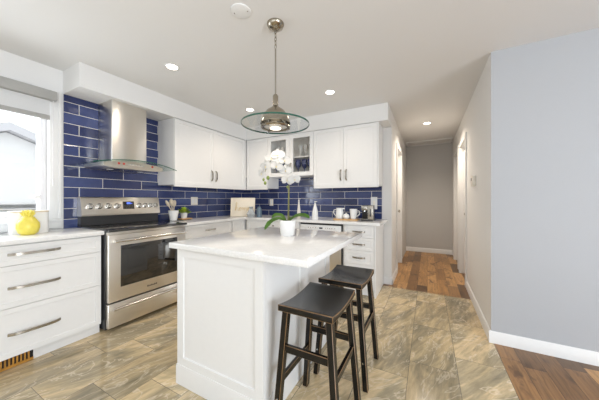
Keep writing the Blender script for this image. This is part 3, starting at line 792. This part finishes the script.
bmesh.ops.recalc_face_normals(b.bm, faces=list(b.bm.faces))
b.build('skirting', 'cab', t)
MB().box(-1.487 + 1.095, -0.484 + 1.095, -0.004, 1.035, CT0, CT1, 0.004).build('worktop', 'quartz', t)

# ------------------------------------------------------------------ bar stools
def make_stool(label, loc):
    t = thing('bar_stool', label, 'bar stool', loc, 0, 'black saddle stools at the island')
    hx, hy, sz = 0.148, 0.190, 0.66
    def bevel_rub(b, off=0.0025):
        fs = set(b.bm.faces)
        r = bmesh.ops.bevel(b.bm, geom=[e for e in b.bm.edges if e.calc_face_angle(0) > R(40)], offset=off, segments=1, affect='EDGES', profile=0.5)
        for f in r['faces']: f.material_index = 1
        return b
    # saddle seat: dips towards the middle of its length (y)
    b = MB(); n = 14
    def top(v): return sz - 0.020 * (1 - abs(2 * v - 1) ** 2.2)
    pf = [(-hy + 2 * hy * i / n, top(i / n)) for i in range(n + 1)]
    pb = [(hy, sz - 0.034), (hy - 0.09, sz - 0.042), (-hy + 0.09, sz - 0.042), (-hy, sz - 0.034)]
    b.prism(pf + pb, -hx, hx, 'x')
    es = [e for e in b.bm.edges if e.calc_face_angle(0) > R(50)]
    r = bmesh.ops.bevel(b.bm, geom=es, offset=0.004, segments=2, affect='EDGES', profile=0.5)
    for f in r['faces']: f.material_index = 1
    b.build('seat', ['stool', 'rub'], t, ang=30)
    tz = sz - 0.041
    lt = 0.016; ld = 0.019
    def legx(s, z): return s * (0.118 + (0.168 - 0.118) * (1 - z / tz))
    def legy(s, z): return s * (0.150 + (0.175 - 0.150) * (1 - z / tz))
    for sx in (-1, 1):
        for sy in (-1, 1):
            b = MB()
            sec = [(-lt, -ld), (lt, -ld), (lt, ld), (-lt, ld)]
            zt = tz + (0.003 if True else 0)
            p0 = (legx(sx, 0), legy(sy, 0), 0.0); p1 = (legx(sx, tz), legy(sy, tz), zt)
            A = [b.bm.verts.new((p0[0] + u, p0[1] + v, p0[2])) for u, v in sec]; B = [b.bm.verts.new((p1[0] + u, p1[1] + v, p1[2])) for u, v in sec]
            b.bm.faces.new(A[::-1]); b.bm.faces.new(B)
            for j in range(4): b.bm.faces.new((A[j], A[(j + 1) % 4], B[(j + 1) % 4], B[j]))
            bmesh.ops.recalc_face_normals(b.bm, faces=list(b.bm.faces))
            bevel_rub(b)
            lg = b.build('leg', ['stool', 'rub'], t)
            zb = 0.17
            MB().lathe([(0.007, 0.001), (0.006, -0.003), (0, -0.004)] if sy < 0 else [(0.007, -0.001), (0.006, 0.003), (0, 0.004)], (legx(sx, zb), legy(sy, zb) + sy * ld, zb), 14, 'y').build('bolt', 'chrome', lg)
    def rail(p0, p1, hz, wd):
        b = MB(); p0, p1 = Vector(p0), Vector(p1)
        b.sweep([p0, p1], [(-wd, -hz), (wd, -hz), (wd, hz), (-wd, hz)], up=(0, 0, 1)); bevel_rub(b)
        b.build('stretcher', ['stool', 'rub'], t)
    for sy, z in ((-1, 0.43), (1, 0.385)): rail((legx(-1, z) + 0.017, legy(sy, z), z), (legx(1, z) - 0.017, legy(sy, z), z), 0.019, 0.010)
    for sx, z in ((-1, 0.26), (1, 0.335)): rail((legx(sx, z), legy(-1, z) + 0.020, z), (legx(sx, z), legy(1, z) - 0.020, z), 0.017, 0.010)
    return t
st = make_stool('black worn-edge wooden saddle stool nearest the camera at the island', (-0.525, 1.225, 0))
dup(st, (-0.510, 1.705, 0), 0, 'black worn-edge wooden saddle stool farther back, nearer the drawer cabinet')

# ------------------------------------------------------------------ pendant lamp
PX, PY = -0.946, 1.429
t = thing('pendant_lamp', 'nickel pendant lamp with round green-edged glass disc above the island', 'pendant lamp', (PX, PY, 1.655))
zc = ZC - 1.655
MB().lathe([(0, zc - 0.045), (0.012, zc - 0.044), (0.03, zc - 0.038), (0.052, zc - 0.022), (0.060, zc - 0.006), (0.060, zc), (0, zc)], (0, 0, 0), 32).build('canopy', 'bronze', t)
b = MB()
for k in range(5):
    z = zc - 0.055 - k * 0.026
    pts = []
    for i in range(16):
        a = 2 * pi * i / 16; u, v = 0.007 * cos(a), 0.017 * sin(a)
        pts.append((u, 0, z + v) if k % 2 == 0 else (0, u, z + v))
    b.tube(pts, 0.0022, 6, closed=True)
b.build('chain', 'bronze', t)
MB().cyl((0, 0, 0.27), 0.0055, zc - 0.175 - 0.27, 'z', 14).build('rod', 'nickel', t)
MB().lathe([(0, 0.272), (0.012, 0.270), (0.019, 0.258), (0.019, 0.190), (0.027, 0.180), (0.060, 0.158), (0.088, 0.122), (0.103, 0.078), (0.105, 0.0655), (0.099, 0.0655), (0.084, 0.115), (0.055, 0.15), (0, 0.165)], (0, 0, 0), 40).build('socket_bell', 'bronze', t)
dz = 0.055
MB().lathe([(0.045, dz), (0.235, dz), (0.235, dz + 0.009), (0.045, dz + 0.009), (0.045, dz)], (0, 0, 0), 72).build('glass_disc', 'discglass', t)
b = MB().lathe([(0.2352, dz - 0.001), (0.2375, dz), (0.2375, dz + 0.009), (0.2352, dz + 0.010)], (0, 0, 0), 72)
o = b.build('glass_edge', 'discedge', t); o['label'] = 'green polished edge of the glass'
MB().lathe([(0.086, dz - 0.003), (0.100, dz - 0.006), (0.104, dz - 0.014), (0.098, dz - 0.022), (0.084, dz - 0.020), (0.086, dz - 0.003)], (0, 0, 0), 40).build('retaining_ring', 'bronze', t)
MB().lathe([(0, dz - 0.003), (0.083, dz - 0.004), (0.083, dz - 0.012), (0.055, dz - 0.018), (0, dz - 0.020)], (0, 0, 0), 36).build('diffuser', 'frostglass', t)
MB().lathe([(0, dz - 0.0205), (0.040, dz - 0.021), (0.036, dz - 0.027), (0, dz - 0.030)], (0, 0, 0), 24).build('bulb', 'frost', t)
for k in range(3):
    a = k * 2 * pi / 3 + 0.6
    MB().box(-0.004, 0.004, -0.004, 0.004, dz - 0.028, dz + 0.02).xf(Matrix.Translation((0.094 * cos(a), 0.094 * sin(a), 0))).build('clip', 'nickel', t)
def spot_lamp(name, loc, power, blend=0.8, size=150, col=SPOT_COL):
    l = bpy.data.lights.new(name, 'SPOT'); l.energy = power; l.spot_size = R(size); l.spot_blend = blend; l.shadow_soft_size = 0.05; l.color = col
    o = bpy.data.objects.new(name, l); COL.objects.link(o); o.location = loc
    return o
spot_lamp('pendant_light', (PX, PY, 1.655), 6)

# recessed ceiling lights
labs = ['recessed ceiling light at the left above the stove', 'recessed ceiling light above the right wall cabinets', 'recessed ceiling light near the corner, beside the pendant glass', 'recessed ceiling light in the hallway']
first = None
for i, (x, y) in enumerate(((-2.096, 1.438), (-0.993, 2.626), (-2.155, 2.625), (-0.014, 4.424))):
    if first is None:
        first = t = thing('ceiling_light', labs[0], 'ceiling light', (x, y, ZC), 0, 'recessed ceiling lights')
        MB().lathe([(0.048, -0.0005), (0.060, -0.001), (0.060, -0.005), (0.050, -0.007), (0.046, -0.004), (0.048, -0.0005)], (0, 0, 0), 32).build('trim_ring', 'trim', t)
        MB().lathe([(0, -0.001), (0.047, -0.001), (0.047, -0.0045), (0, -0.0045)], (0, 0, 0), 28).build('lens', 'spot', t)
    else: dup(first, (x, y, ZC), 0, labs[i])
    spot_lamp('downlight_%s' % 'abcd'[i], (x, y, ZC - 0.03), SPOT_W * (3.6 if i == 3 else (0.7 if i == 1 else 1.15)))
# round cover plate
t = thing('ceiling_cover_plate', 'round white blank cover plate on the ceiling beside the pendant', 'cover plate', (-1.08, 1.225, ZC))
MB().lathe([(0, -0.008), (0.058, -0.008), (0.064, -0.005), (0.066, -0.0003), (0, -0.0003)], (0, 0, 0), 40).build('plate', 'trim', t)
for a in (0.3, 0.3 + pi): MB().cyl((0.046 * cos(a), 0.046 * sin(a), -0.0095), 0.004, 0.002, 'z', 10).build('screw', 'nickel', t)

# ------------------------------------------------------------------ window-side counter items
t = thing('bread_box', 'white bread box with pale wooden lid on the counter under the window', 'bread box', (-2.935, 0.735, CT1), pi / 2)
hw, hd = 0.110, 0.070
def rrect(hw, hd, r, n=6):
    out = []
    for cx, cy, a0 in ((hw - r, hd - r, 0), (-hw + r, hd - r, pi / 2), (-hw + r, -hd + r, pi), (hw - r, -hd + r, 3 * pi / 2)):
        for i in range(n + 1):
            a = a0 + pi / 2 * i / n; out.append((cx + r * cos(a), cy + r * sin(a)))
    return out
MB().prism(rrect(hw, hd, 0.045), 0, 0.172).build('body', 'white', t)
MB().prism(rrect(hw + 0.002, hd + 0.002, 0.046), 0.1721, 0.184).build('lid', 'palewood', t)
t = thing('pineapple_jar', 'yellow glazed pineapple-shaped jar in front of the bread box', 'jar', (-2.795, 0.696, CT1))
MB().lathe([(0, 0), (0.036, 0), (0.056, 0.018), (0.066, 0.055), (0.064, 0.092), (0.046, 0.122), (0.044, 0.124), (0, 0.124)], (0, 0, 0), 40).build('body', 'yellow', t)
l = MB().lathe([(0, 0.1245), (0.043, 0.1245), (0.036, 0.138), (0.025, 0.146), (0.023, 0.152), (0, 0.152)], (0, 0, 0), 32).build('lid', 'yellow', t)
b = MB()
for ringn, (n_, tilt, ln, z) in enumerate(((7, 1.0, 0.036, 0.150), (6, 0.55, 0.038, 0.153), (3, 0.2, 0.036, 0.155))):
    for k in range(n_):
        a = 2 * pi * k / n_ + ringn * 0.4
        d = Vector((cos(a) * sin(tilt), sin(a) * sin(tilt), cos(tilt)))
        p = Vector((0.012 * cos(a), 0.012 * sin(a), z - 0.004))
        b.tube([p, p + d * ln * 0.5 + Vector((0, 0, 0.004)), p + d * ln + Vector((0, 0, 0.012 if ringn else 0.008))], 0.012, 8, radii=[0.010, 0.011, 0.003])
b.build('leaf_crown', 'yellow', l)

# ------------------------------------------------------------------ items right of the stove
tag(MB().prism(rrect(0.10, 0.16, 0.02), 0, 0.006).build('serving_tray', 'tray', loc=(-2.95, 2.09, CT1 + 0.0005)), 'dark glass tray under the utensil pot right of the stove', 'tray')
tag(MB().prism(rrect(0.055, 0.085, 0.02), 0, 0.012).build('trivet', 'lightwood', loc=(-2.975, 2.235, CT1 + 0.007)), 'small orange wooden board under the lime plant', 'board')
t = thing('utensil_pot', 'white tapered utensil pot nearest the stove', 'pot', (-2.915, 2.020, CT1 + 0.007))
MB().lathe([(0, 0), (0.042, 0), (0.063, 0.128), (0.059, 0.128), (0.040, 0.006), (0, 0.006)], (0, 0, 0), 32).build('pot_body', 'white', t)
def spoon(lab, base, tip, up_w, loc):
    o = MB(); base, tip = Vector(base), Vector(tip); d = (tip - base).normalized()
    o.tube([base, tip], 0.006, 8)
    hd_ = MB()
    o.tube([tip - d * 0.005, tip + d * 0.018, tip + d * 0.045, tip + d * 0.075, tip + d * 0.09], up_w, 12, radii=[0.006, up_w * 0.8, up_w, up_w * 0.8, 0.004])
    hd_.bm.free()
    x = o.build('wooden_spoon', 'palewood', loc=loc); tag(x, lab, 'spoon', 'wooden spoons in the white pot')
L0 = (-2.915, 2.020, CT1 + 0.014)
spoon('pale wooden spoon leaning far left towards the stove', (0.018, 0.022, 0.008), (0.030, -0.080, 0.175), 0.018, L0)
spoon('wide wooden spoon standing in the middle of the white pot', (0.0, 0.0, 0.008), (-0.005, -0.020, 0.180), 0.028, L0)
spoon('wooden spoon leaning back at the right of the white pot', (-0.018, 0.008, 0.008), (-0.032, 0.030, 0.17), 0.025, L0)
t = thing('potted_plant', 'small lime green plant in a white pot on the wooden board', 'plant', (-2.985, 2.225, CT1 + 0.0195))
MB().lathe([(0, 0), (0.036, 0), (0.046, 0.075), (0.042, 0.075), (0.040, 0.06), (0, 0.06)], (0, 0, 0), 28).build('pot', 'white', t)
b = MB()
for k in range(110):
    a = random.uniform(0, 2 * pi); e = random.uniform(0.05, 1.35); ln = random.uniform(0.05, 0.082)
    d = Vector((cos(a) * cos(e), sin(a) * cos(e), sin(e) * 0.85))
    c = Vector((0, 0, 0.072)) + d * ln
    s = Vector((-sin(a), cos(a), 0)) * 0.014; q = d * 0.030 + Vector((0, 0, -0.004))
    vsq = [b.bm.verts.new(c - q * 0.6), b.bm.verts.new(c + s + Vector((0, 0, 0.004))), b.bm.verts.new(c + q), b.bm.verts.new(c - s + Vector((0, 0, 0.004)))]
    b.bm.faces.new(vsq)
    if k % 3 == 0: b.tube([(0, 0, 0.045), Vector((0, 0, 0.05)) + d * ln * 0.5, c], 0.0015, 5)
b.build('foliage', 'lime', t)

# corner: sign, vases
t = thing('home_sign', 'square cream sign with gold script reading home in the counter corner', 'sign', (-2.63, 3.02, CT1 + 0.003), TH + 0.02)
lean = Matrix.Rotation(R(-7), 4, 'X')
bd = MB().box(-0.185, 0.185, 0.0, 0.016, 0.0, 0.295, 0.002).xf(lean).build('board', 'cream', t)
b = MB()
b.box(-0.19, 0.19, -0.006, 0.018, 0.291, 0.303).box(-0.19, 0.19, -0.006, 0.018, 0, 0.010).box(-0.193, -0.183, -0.006, 0.018, 0, 0.303).box(0.183, 0.193, -0.006, 0.018, 0, 0.303)
b.xf(lean).build('frame', 'cream', t)
strokes = [
 [(-0.115, 0.125), (-0.098, 0.170), (-0.085, 0.230), (-0.090, 0.255), (-0.100, 0.235), (-0.103, 0.180), (-0.105, 0.122), (-0.095, 0.155), (-0.080, 0.172), (-0.070, 0.160), (-0.070, 0.130), (-0.058, 0.126),
  (-0.045, 0.150), (-0.030, 0.170), (-0.042, 0.168), (-0.050, 0.145), (-0.042, 0.126), (-0.026, 0.128), (-0.018, 0.150), (-0.026, 0.168), (-0.010, 0.160), (0.004, 0.170), (0.008, 0.150), (0.006, 0.126),
  (0.016, 0.155), (0.028, 0.170), (0.034, 0.155), (0.032, 0.126), (0.042, 0.155), (0.054, 0.170), (0.060, 0.155), (0.060, 0.132), (0.070, 0.126), (0.086, 0.146), (0.098, 0.164), (0.090, 0.174), (0.080, 0.155), (0.086, 0.130), (0.104, 0.126), (0.122, 0.140)]]
b = MB()
for s in strokes:
    b.tube(smooth_path([(x * 1.05 - 0.005, -0.003, z - 0.025) for x, z in s], 5), 0.0032, 6)
b.xf(lean).build('lettering', 'gold', t)
t = thing('faceted_vase', 'pale grey faceted vase in front of the cream sign', 'vase', (-2.43, 2.985, CT1))
b = MB().lathe([(0, 0), (0.045, 0), (0.072, 0.050), (0.030, 0.125), (0.022, 0.135), (0.034, 0.165), (0.029, 0.165), (0.017, 0.137), (0, 0.125)], (0, 0, 0), 7)
b.build('vase_body', 'greyvase', t, flat=True)
tag(MB().lathe([(0, 0), (0.036, 0), (0.041, 0.006), (0.041, 0.125), (0.034, 0.137), (0.026, 0.140), (0.026, 0.165), (0.022, 0.165), (0.022, 0.138), (0, 0.13)], (0, 0, 0), 28).build('bottle_vase', 'bluevase', loc=(-2.33, 3.06, CT1)), 'dark blue-grey cylindrical vase right of the faceted vase', 'vase')

# bottles by the sink
def bottle(lab, loc, mat, prof, capm):
    t = thing('soap_bottle', lab, 'bottle', loc)
    MB().lathe(prof, (0, 0, 0), 24).build('bottle_body', mat, t)
    h = prof[-1][1]
    MB().lathe([(0, h), (0.012, h), (0.012, h + 0.014), (0.005, h + 0.018), (0.005, h + 0.04), (0, h + 0.04)], (0, 0, 0), 16).box(-0.008, 0.03, -0.006, 0.006, h + 0.034, h + 0.043, 0.002).build('pump', capm, t)
bottle('white tapered soap bottle above the dishwasher', (-1.375, 3.06, CT1), 'white', [(0, 0), (0.040, 0), (0.043, 0.008), (0.040, 0.10), (0.026, 0.165), (0.016, 0.195), (0.014, 0.21), (0, 0.21)], 'white')
bottle('slim cream soap bottle behind the orchid leaves', (-1.82, 3.42, CT1), 'ivory', [(0, 0), (0.030, 0), (0.032, 0.006), (0.026, 0.10), (0.014, 0.20), (0.010, 0.25), (0, 0.25)], 'ivory')

# coffee corner
tag(MB().prism(rrect(0.17, 0.075, 0.015), 0, 0.014).build('cutting_board', 'lightwood', loc=(-0.985, 3.235, CT1 + 0.0005)), 'orange wooden cutting board under the white cups', 'cutting board')
ZB = CT1 + 0.015
t = thing('creamer', 'white ceramic pitcher with handle at the left of the board', 'pitcher', (-1.085, 3.245, ZB))
MB().lathe([(0, 0), (0.052, 0), (0.056, 0.01), (0.052, 0.09), (0.044, 0.125), (0.050, 0.145), (0.046, 0.145), (0.040, 0.125), (0.046, 0.02), (0, 0.012)], (0, 0, 0), 28).build('pitcher_body', 'white', t)
MB().tube(smooth_path([(-0.045, 0, 0.12), (-0.08, 0, 0.115), (-0.085, 0, 0.07), (-0.052, 0, 0.03)], 6), 0.006, 8).build('handle', 'white', t)
MB().prism([(0.035, -0.016), (0.070, 0.0), (0.035, 0.016)], 0.128, 0.145).build('spout', 'white', t)
t = thing('sugar_bowl', 'small white lidded sugar bowl between pitcher and mug', 'bowl', (-0.985, 3.22, ZB))
MB().lathe([(0, 0), (0.028, 0), (0.044, 0.02), (0.045, 0.040), (0.036, 0.055), (0, 0.055)], (0, 0, 0), 28).build('bowl', 'white', t)
MB().lathe([(0, 0.0551), (0.036, 0.0551), (0.026, 0.066), (0.008, 0.070), (0.010, 0.080), (0, 0.084)], (0, 0, 0), 24).build('lid', 'white', t)
t = thing('mug', 'tall white flared mug at the right of the board', 'mug', (-0.888, 3.235, ZB))
MB().lathe([(0, 0), (0.036, 0), (0.038, 0.01), (0.052, 0.135), (0.048, 0.135), (0.034, 0.012), (0, 0.01)], (0, 0, 0), 28).build('mug_body', 'white', t)
MB().tube(smooth_path([(0.045, 0, 0.11), (0.078, 0, 0.105), (0.080, 0, 0.065), (0.042, 0, 0.035)], 6), 0.006, 8).build('handle', 'white', t)
t = thing('coffee_machine', 'small black and steel coffee machine at the right end of the counter', 'coffee machine', (-0.705, 3.25, CT1 + 0.0005), 0.1)
MB().box(-0.07, 0.08, -0.11, 0.11, 0.0, 0.02, 0.004).build('base', 'darkmetal', t)
MB().box(-0.07, 0.08, -0.005, 0.11, 0.0201, 0.200, 0.008).build('tank', 'black', t)
MB().box(-0.066, 0.01, -0.105, -0.0051, 0.135, 0.200, 0.008).build('brew_head', 'nickel', t)
MB().box(0.012, 0.08, -0.105, -0.0051, 0.0201, 0.203, 0.006).build('side_column', 'nickel', t)
MB().box(0.042, 0.054, -0.108, -0.105, 0.06, 0.16, 0.002).build('button', 'black', t)
MB().cyl((-0.03, -0.06, 0.118), 0.014, 0.018, 'z', 14).build('spout', 'chrome', t)
MB().box(-0.065, 0.01, -0.10, -0.02, 0.0201, 0.028, 0.002).build('drip_tray', 'nickel', t)

# wall plates
def plate(name, lab, cat, loc, rz, wd, ht, kind, mat):
    t = thing(name, lab, cat, loc, rz)
    MB().box(-wd / 2, wd / 2, -0.007, -0.0003, -ht / 2, ht / 2, 0.002).build('cover_plate', mat, t)
    for k in ((-0.023, 0.023) if kind == 2 else (0.0,)):
        MB().box(k - 0.0165, k + 0.0165, -0.0095, -0.007, -0.033, 0.033, 0.001).build('rocker' if kind == 2 else 'socket', 'trim' if mat != 'white' else 'ivory', t)
plate('light_switch', 'ivory double switch plate on blue tiles right of the stove', 'light switch', (XW + 0.0105, 2.475, 1.165), pi / 2, 0.116, 0.116, 2, 'ivory')
plate('wall_outlet', 'ivory outlet plate on blue tiles between sign and orchid', 'outlet', (-2.46, YB - 0.0105, 1.135), 0, 0.075, 0.118, 1, 'ivory')
plate('wall_outlet', 'white outlet plate on blue tiles above the coffee machine', 'outlet', (-0.685, YB - 0.0105, 1.135), 0, 0.09, 0.175, 1, 'white')
t = thing('thermostat', 'small beige thermostat on the hallway side wall', 'thermostat', (HX1, 3.322, 1.395), -pi / 2)
MB().box(-0.07, 0.07, -0.030, -0.0003, -0.058, 0.058, 0.005).build('housing', 'ivory', t)
MB().box(-0.055, -0.02, -0.0315, -0.030, 0.005, 0.036).build('display', 'logo', t)

# ------------------------------------------------------------------ orchid
OX, OY = -0.965, 1.625
t = thing('potted_orchid', 'white moth orchid in a white pot on the island top', 'orchid', (OX, OY, CT1 + 0.0005))
MB().lathe([(0, 0), (0.050, 0), (0.053, 0.006), (0.066, 0.116), (0.062, 0.118), (0.060, 0.100), (0, 0.100)], (0, 0, 0), 36).build('pot', 'white', t)
MB().lathe([(0.0599, 0.098), (0.0599, 0.104), (0.03, 0.109), (0, 0.110)], (0, 0, 0), 24).build('soil', 'soil', t)
RI = Vector((cos(TH), sin(TH), 0)); FW = Vector((-sin(TH), cos(TH), 0)); UP = Vector((0, 0, 1))
def cs(r, f, u): return RI * r + FW * f + UP * u       # plant directions: r to the island's seating side
C = -FW
def leaf(pts, wd):
    pts = smooth_path(pts, 6); n = len(pts) - 1
    b = MB()
    def fn(u, v):
        i = min(int(round(u * n)), n); p = pts[i]
        tn = (pts[min(i + 1, n)] - pts[max(i - 1, 0)]).normalized()
        s = tn.cross(UP * 0.75 + C * 0.65); s = s.normalized()
        k = wd * (max(0.0, sin(pi * min(1, (u * 0.93 + 0.07)))) ** 0.6) * (0.55 + 0.45 * u if u < 0.6 else 1 - 0.3 * (u - 0.6))
        q = (2 * v - 1)
        return p + s * q * k + s.cross(tn).normalized() * (abs(q) ** 1.5 * k * 0.28)
    b.grid(fn, n, 6); b.solidify(0.003)
    b.build('leaf', 'leaf', t, ang=60)
leaf([cs(-0.01, 0, 0.105), cs(-0.06, -0.01, 0.130), cs(-0.115, -0.02, 0.115), cs(-0.155, -0.02, 0.075), cs(-0.175, -0.02, 0.045)], 0.024)
leaf([cs(0.01, 0, 0.105), cs(0.055, -0.02, 0.145), cs(0.105, -0.03, 0.158), cs(0.15, -0.03, 0.148), cs(0.17, -0.03, 0.135)], 0.025)
leaf([cs(-0.005, 0.01, 0.105), cs(-0.05, 0.04, 0.150), cs(-0.10, 0.06, 0.150), cs(-0.13, 0.06, 0.13)], 0.024)
leaf([cs(0.0, 0.01, 0.105), cs(0.02, 0.05, 0.14), cs(0.03, 0.10, 0.13)], 0.022)
st_pts = smooth_path([cs(0.005, 0, 0.10), cs(0.006, 0, 0.22), cs(0.010, 0, 0.36), cs(0.012, 0, 0.44), cs(-0.005, 0, 0.52), cs(-0.045, 0, 0.590), cs(-0.095, 0, 0.605), cs(-0.145, 0, 0.560), cs(-0.172, 0, 0.50), cs(-0.182, 0, 0.45)], 8)
MB().tube(st_pts, 0.0045, 8, radii=[0.0048 - 0.0025 * i / len(st_pts) for i in range(len(st_pts))]).build('stem', 'stem', t)
MB().tube([cs(0.013, 0.006, 0.10), cs(0.014, 0.006, 0.30), cs(0.016, 0.006, 0.42)], 0.002, 8).build('stake', 'stem', t)
def flower(pos, face, s, roll=0.0):
    """moth orchid bloom: 3 sepals, 2 broad petals, lip"""
    face = face.normalized(); up = (UP - face * face.dot(UP)).normalized(); rt = up.cross(face)
    up, rt = up * cos(roll) + rt * sin(roll), rt * cos(roll) - up * sin(roll)
    b = MB()
    for ang_, ln, wd, off in ((90, 1.0, 0.34, 0.0), (215, 0.95, 0.30, 0.0), (325, 0.95, 0.30, 0.0), (12, 1.08, 0.56, 0.06), (168, 1.08, 0.56, 0.06)):
        a = R(ang_); d = rt * cos(a) + up * sin(a); q = face.cross(d)
        def fn(u, v):
            k = wd * (sin(pi * min(1.0, 0.10 + u * 0.9)) ** 0.7)
            z = off + 0.10 * u - 0.22 * u * u + 0.05 * (2 * v - 1) ** 2 - 0.0
            return pos + (d * (u * ln) + q * ((2 * v - 1) * k) + face * z) * s
        b.grid(fn, 6, 6)
    bmesh.ops.solidify(b.bm, geom=list(b.bm.faces), thickness=0.0008)
    f = b.build('flower', 'petal', t, ang=80)
    c = MB()
    c.lathe([(0, 0.0), (0.07 * s, 0.03 * s), (0.09 * s, 0.10 * s), (0.05 * s, 0.17 * s), (0, 0.20 * s)], (0, 0, 0), 10)
    rot = Matrix((rt, up, face)).transposed().to_4x4()
    c.xf(Matrix.Translation(pos - up * 0.10 * s) @ rot); c.build('lip', 'lip', f)
C = -FW
fl = [(cs(-0.020, -0.035, 0.575), C + RI * 0.35 + UP * 0.05, 0.052, 0.1), (cs(-0.070, -0.045, 0.615), C + UP * 0.15, 0.054, -0.1), (cs(-0.120, -0.040, 0.590), C - RI * 0.2, 0.054, 0.2),
      (cs(-0.165, -0.035, 0.530), C - RI * 0.5, 0.050, -0.2), (cs(-0.080, -0.050, 0.530), C - UP * 0.2, 0.050, 0.3), (cs(-0.015, -0.030, 0.500), C + RI * 0.2 - UP * 0.1, 0.050, 0.0),
      (cs(0.000, -0.030, 0.425), C - RI * 0.2, 0.048, 0.2), (cs(0.055, -0.030, 0.432), C + RI * 0.4, 0.050, -0.15), (cs(-0.195, -0.03, 0.475), C - RI * 0.6 - UP * 0.1, 0.040, 0.4)]
for p_, f_, s_, r_ in fl: flower(p_, f_, s_, r_)
for p_, s_ in ((cs(-0.150, -0.01, 0.445), 0.015), (cs(-0.172, -0.01, 0.405), 0.013), (cs(-0.185, -0.005, 0.432), 0.011), (cs(0.0, -0.01, 0.375), 0.010), (cs(0.022, -0.01, 0.405), 0.009)):
    b = MB().lathe([(0, -1.25 * s_), (0.6 * s_, -0.8 * s_), (0.9 * s_, 0), (0.55 * s_, 0.9 * s_), (0, 1.2 * s_)], p_, 12)
    b.build('bud', 'bud', t)
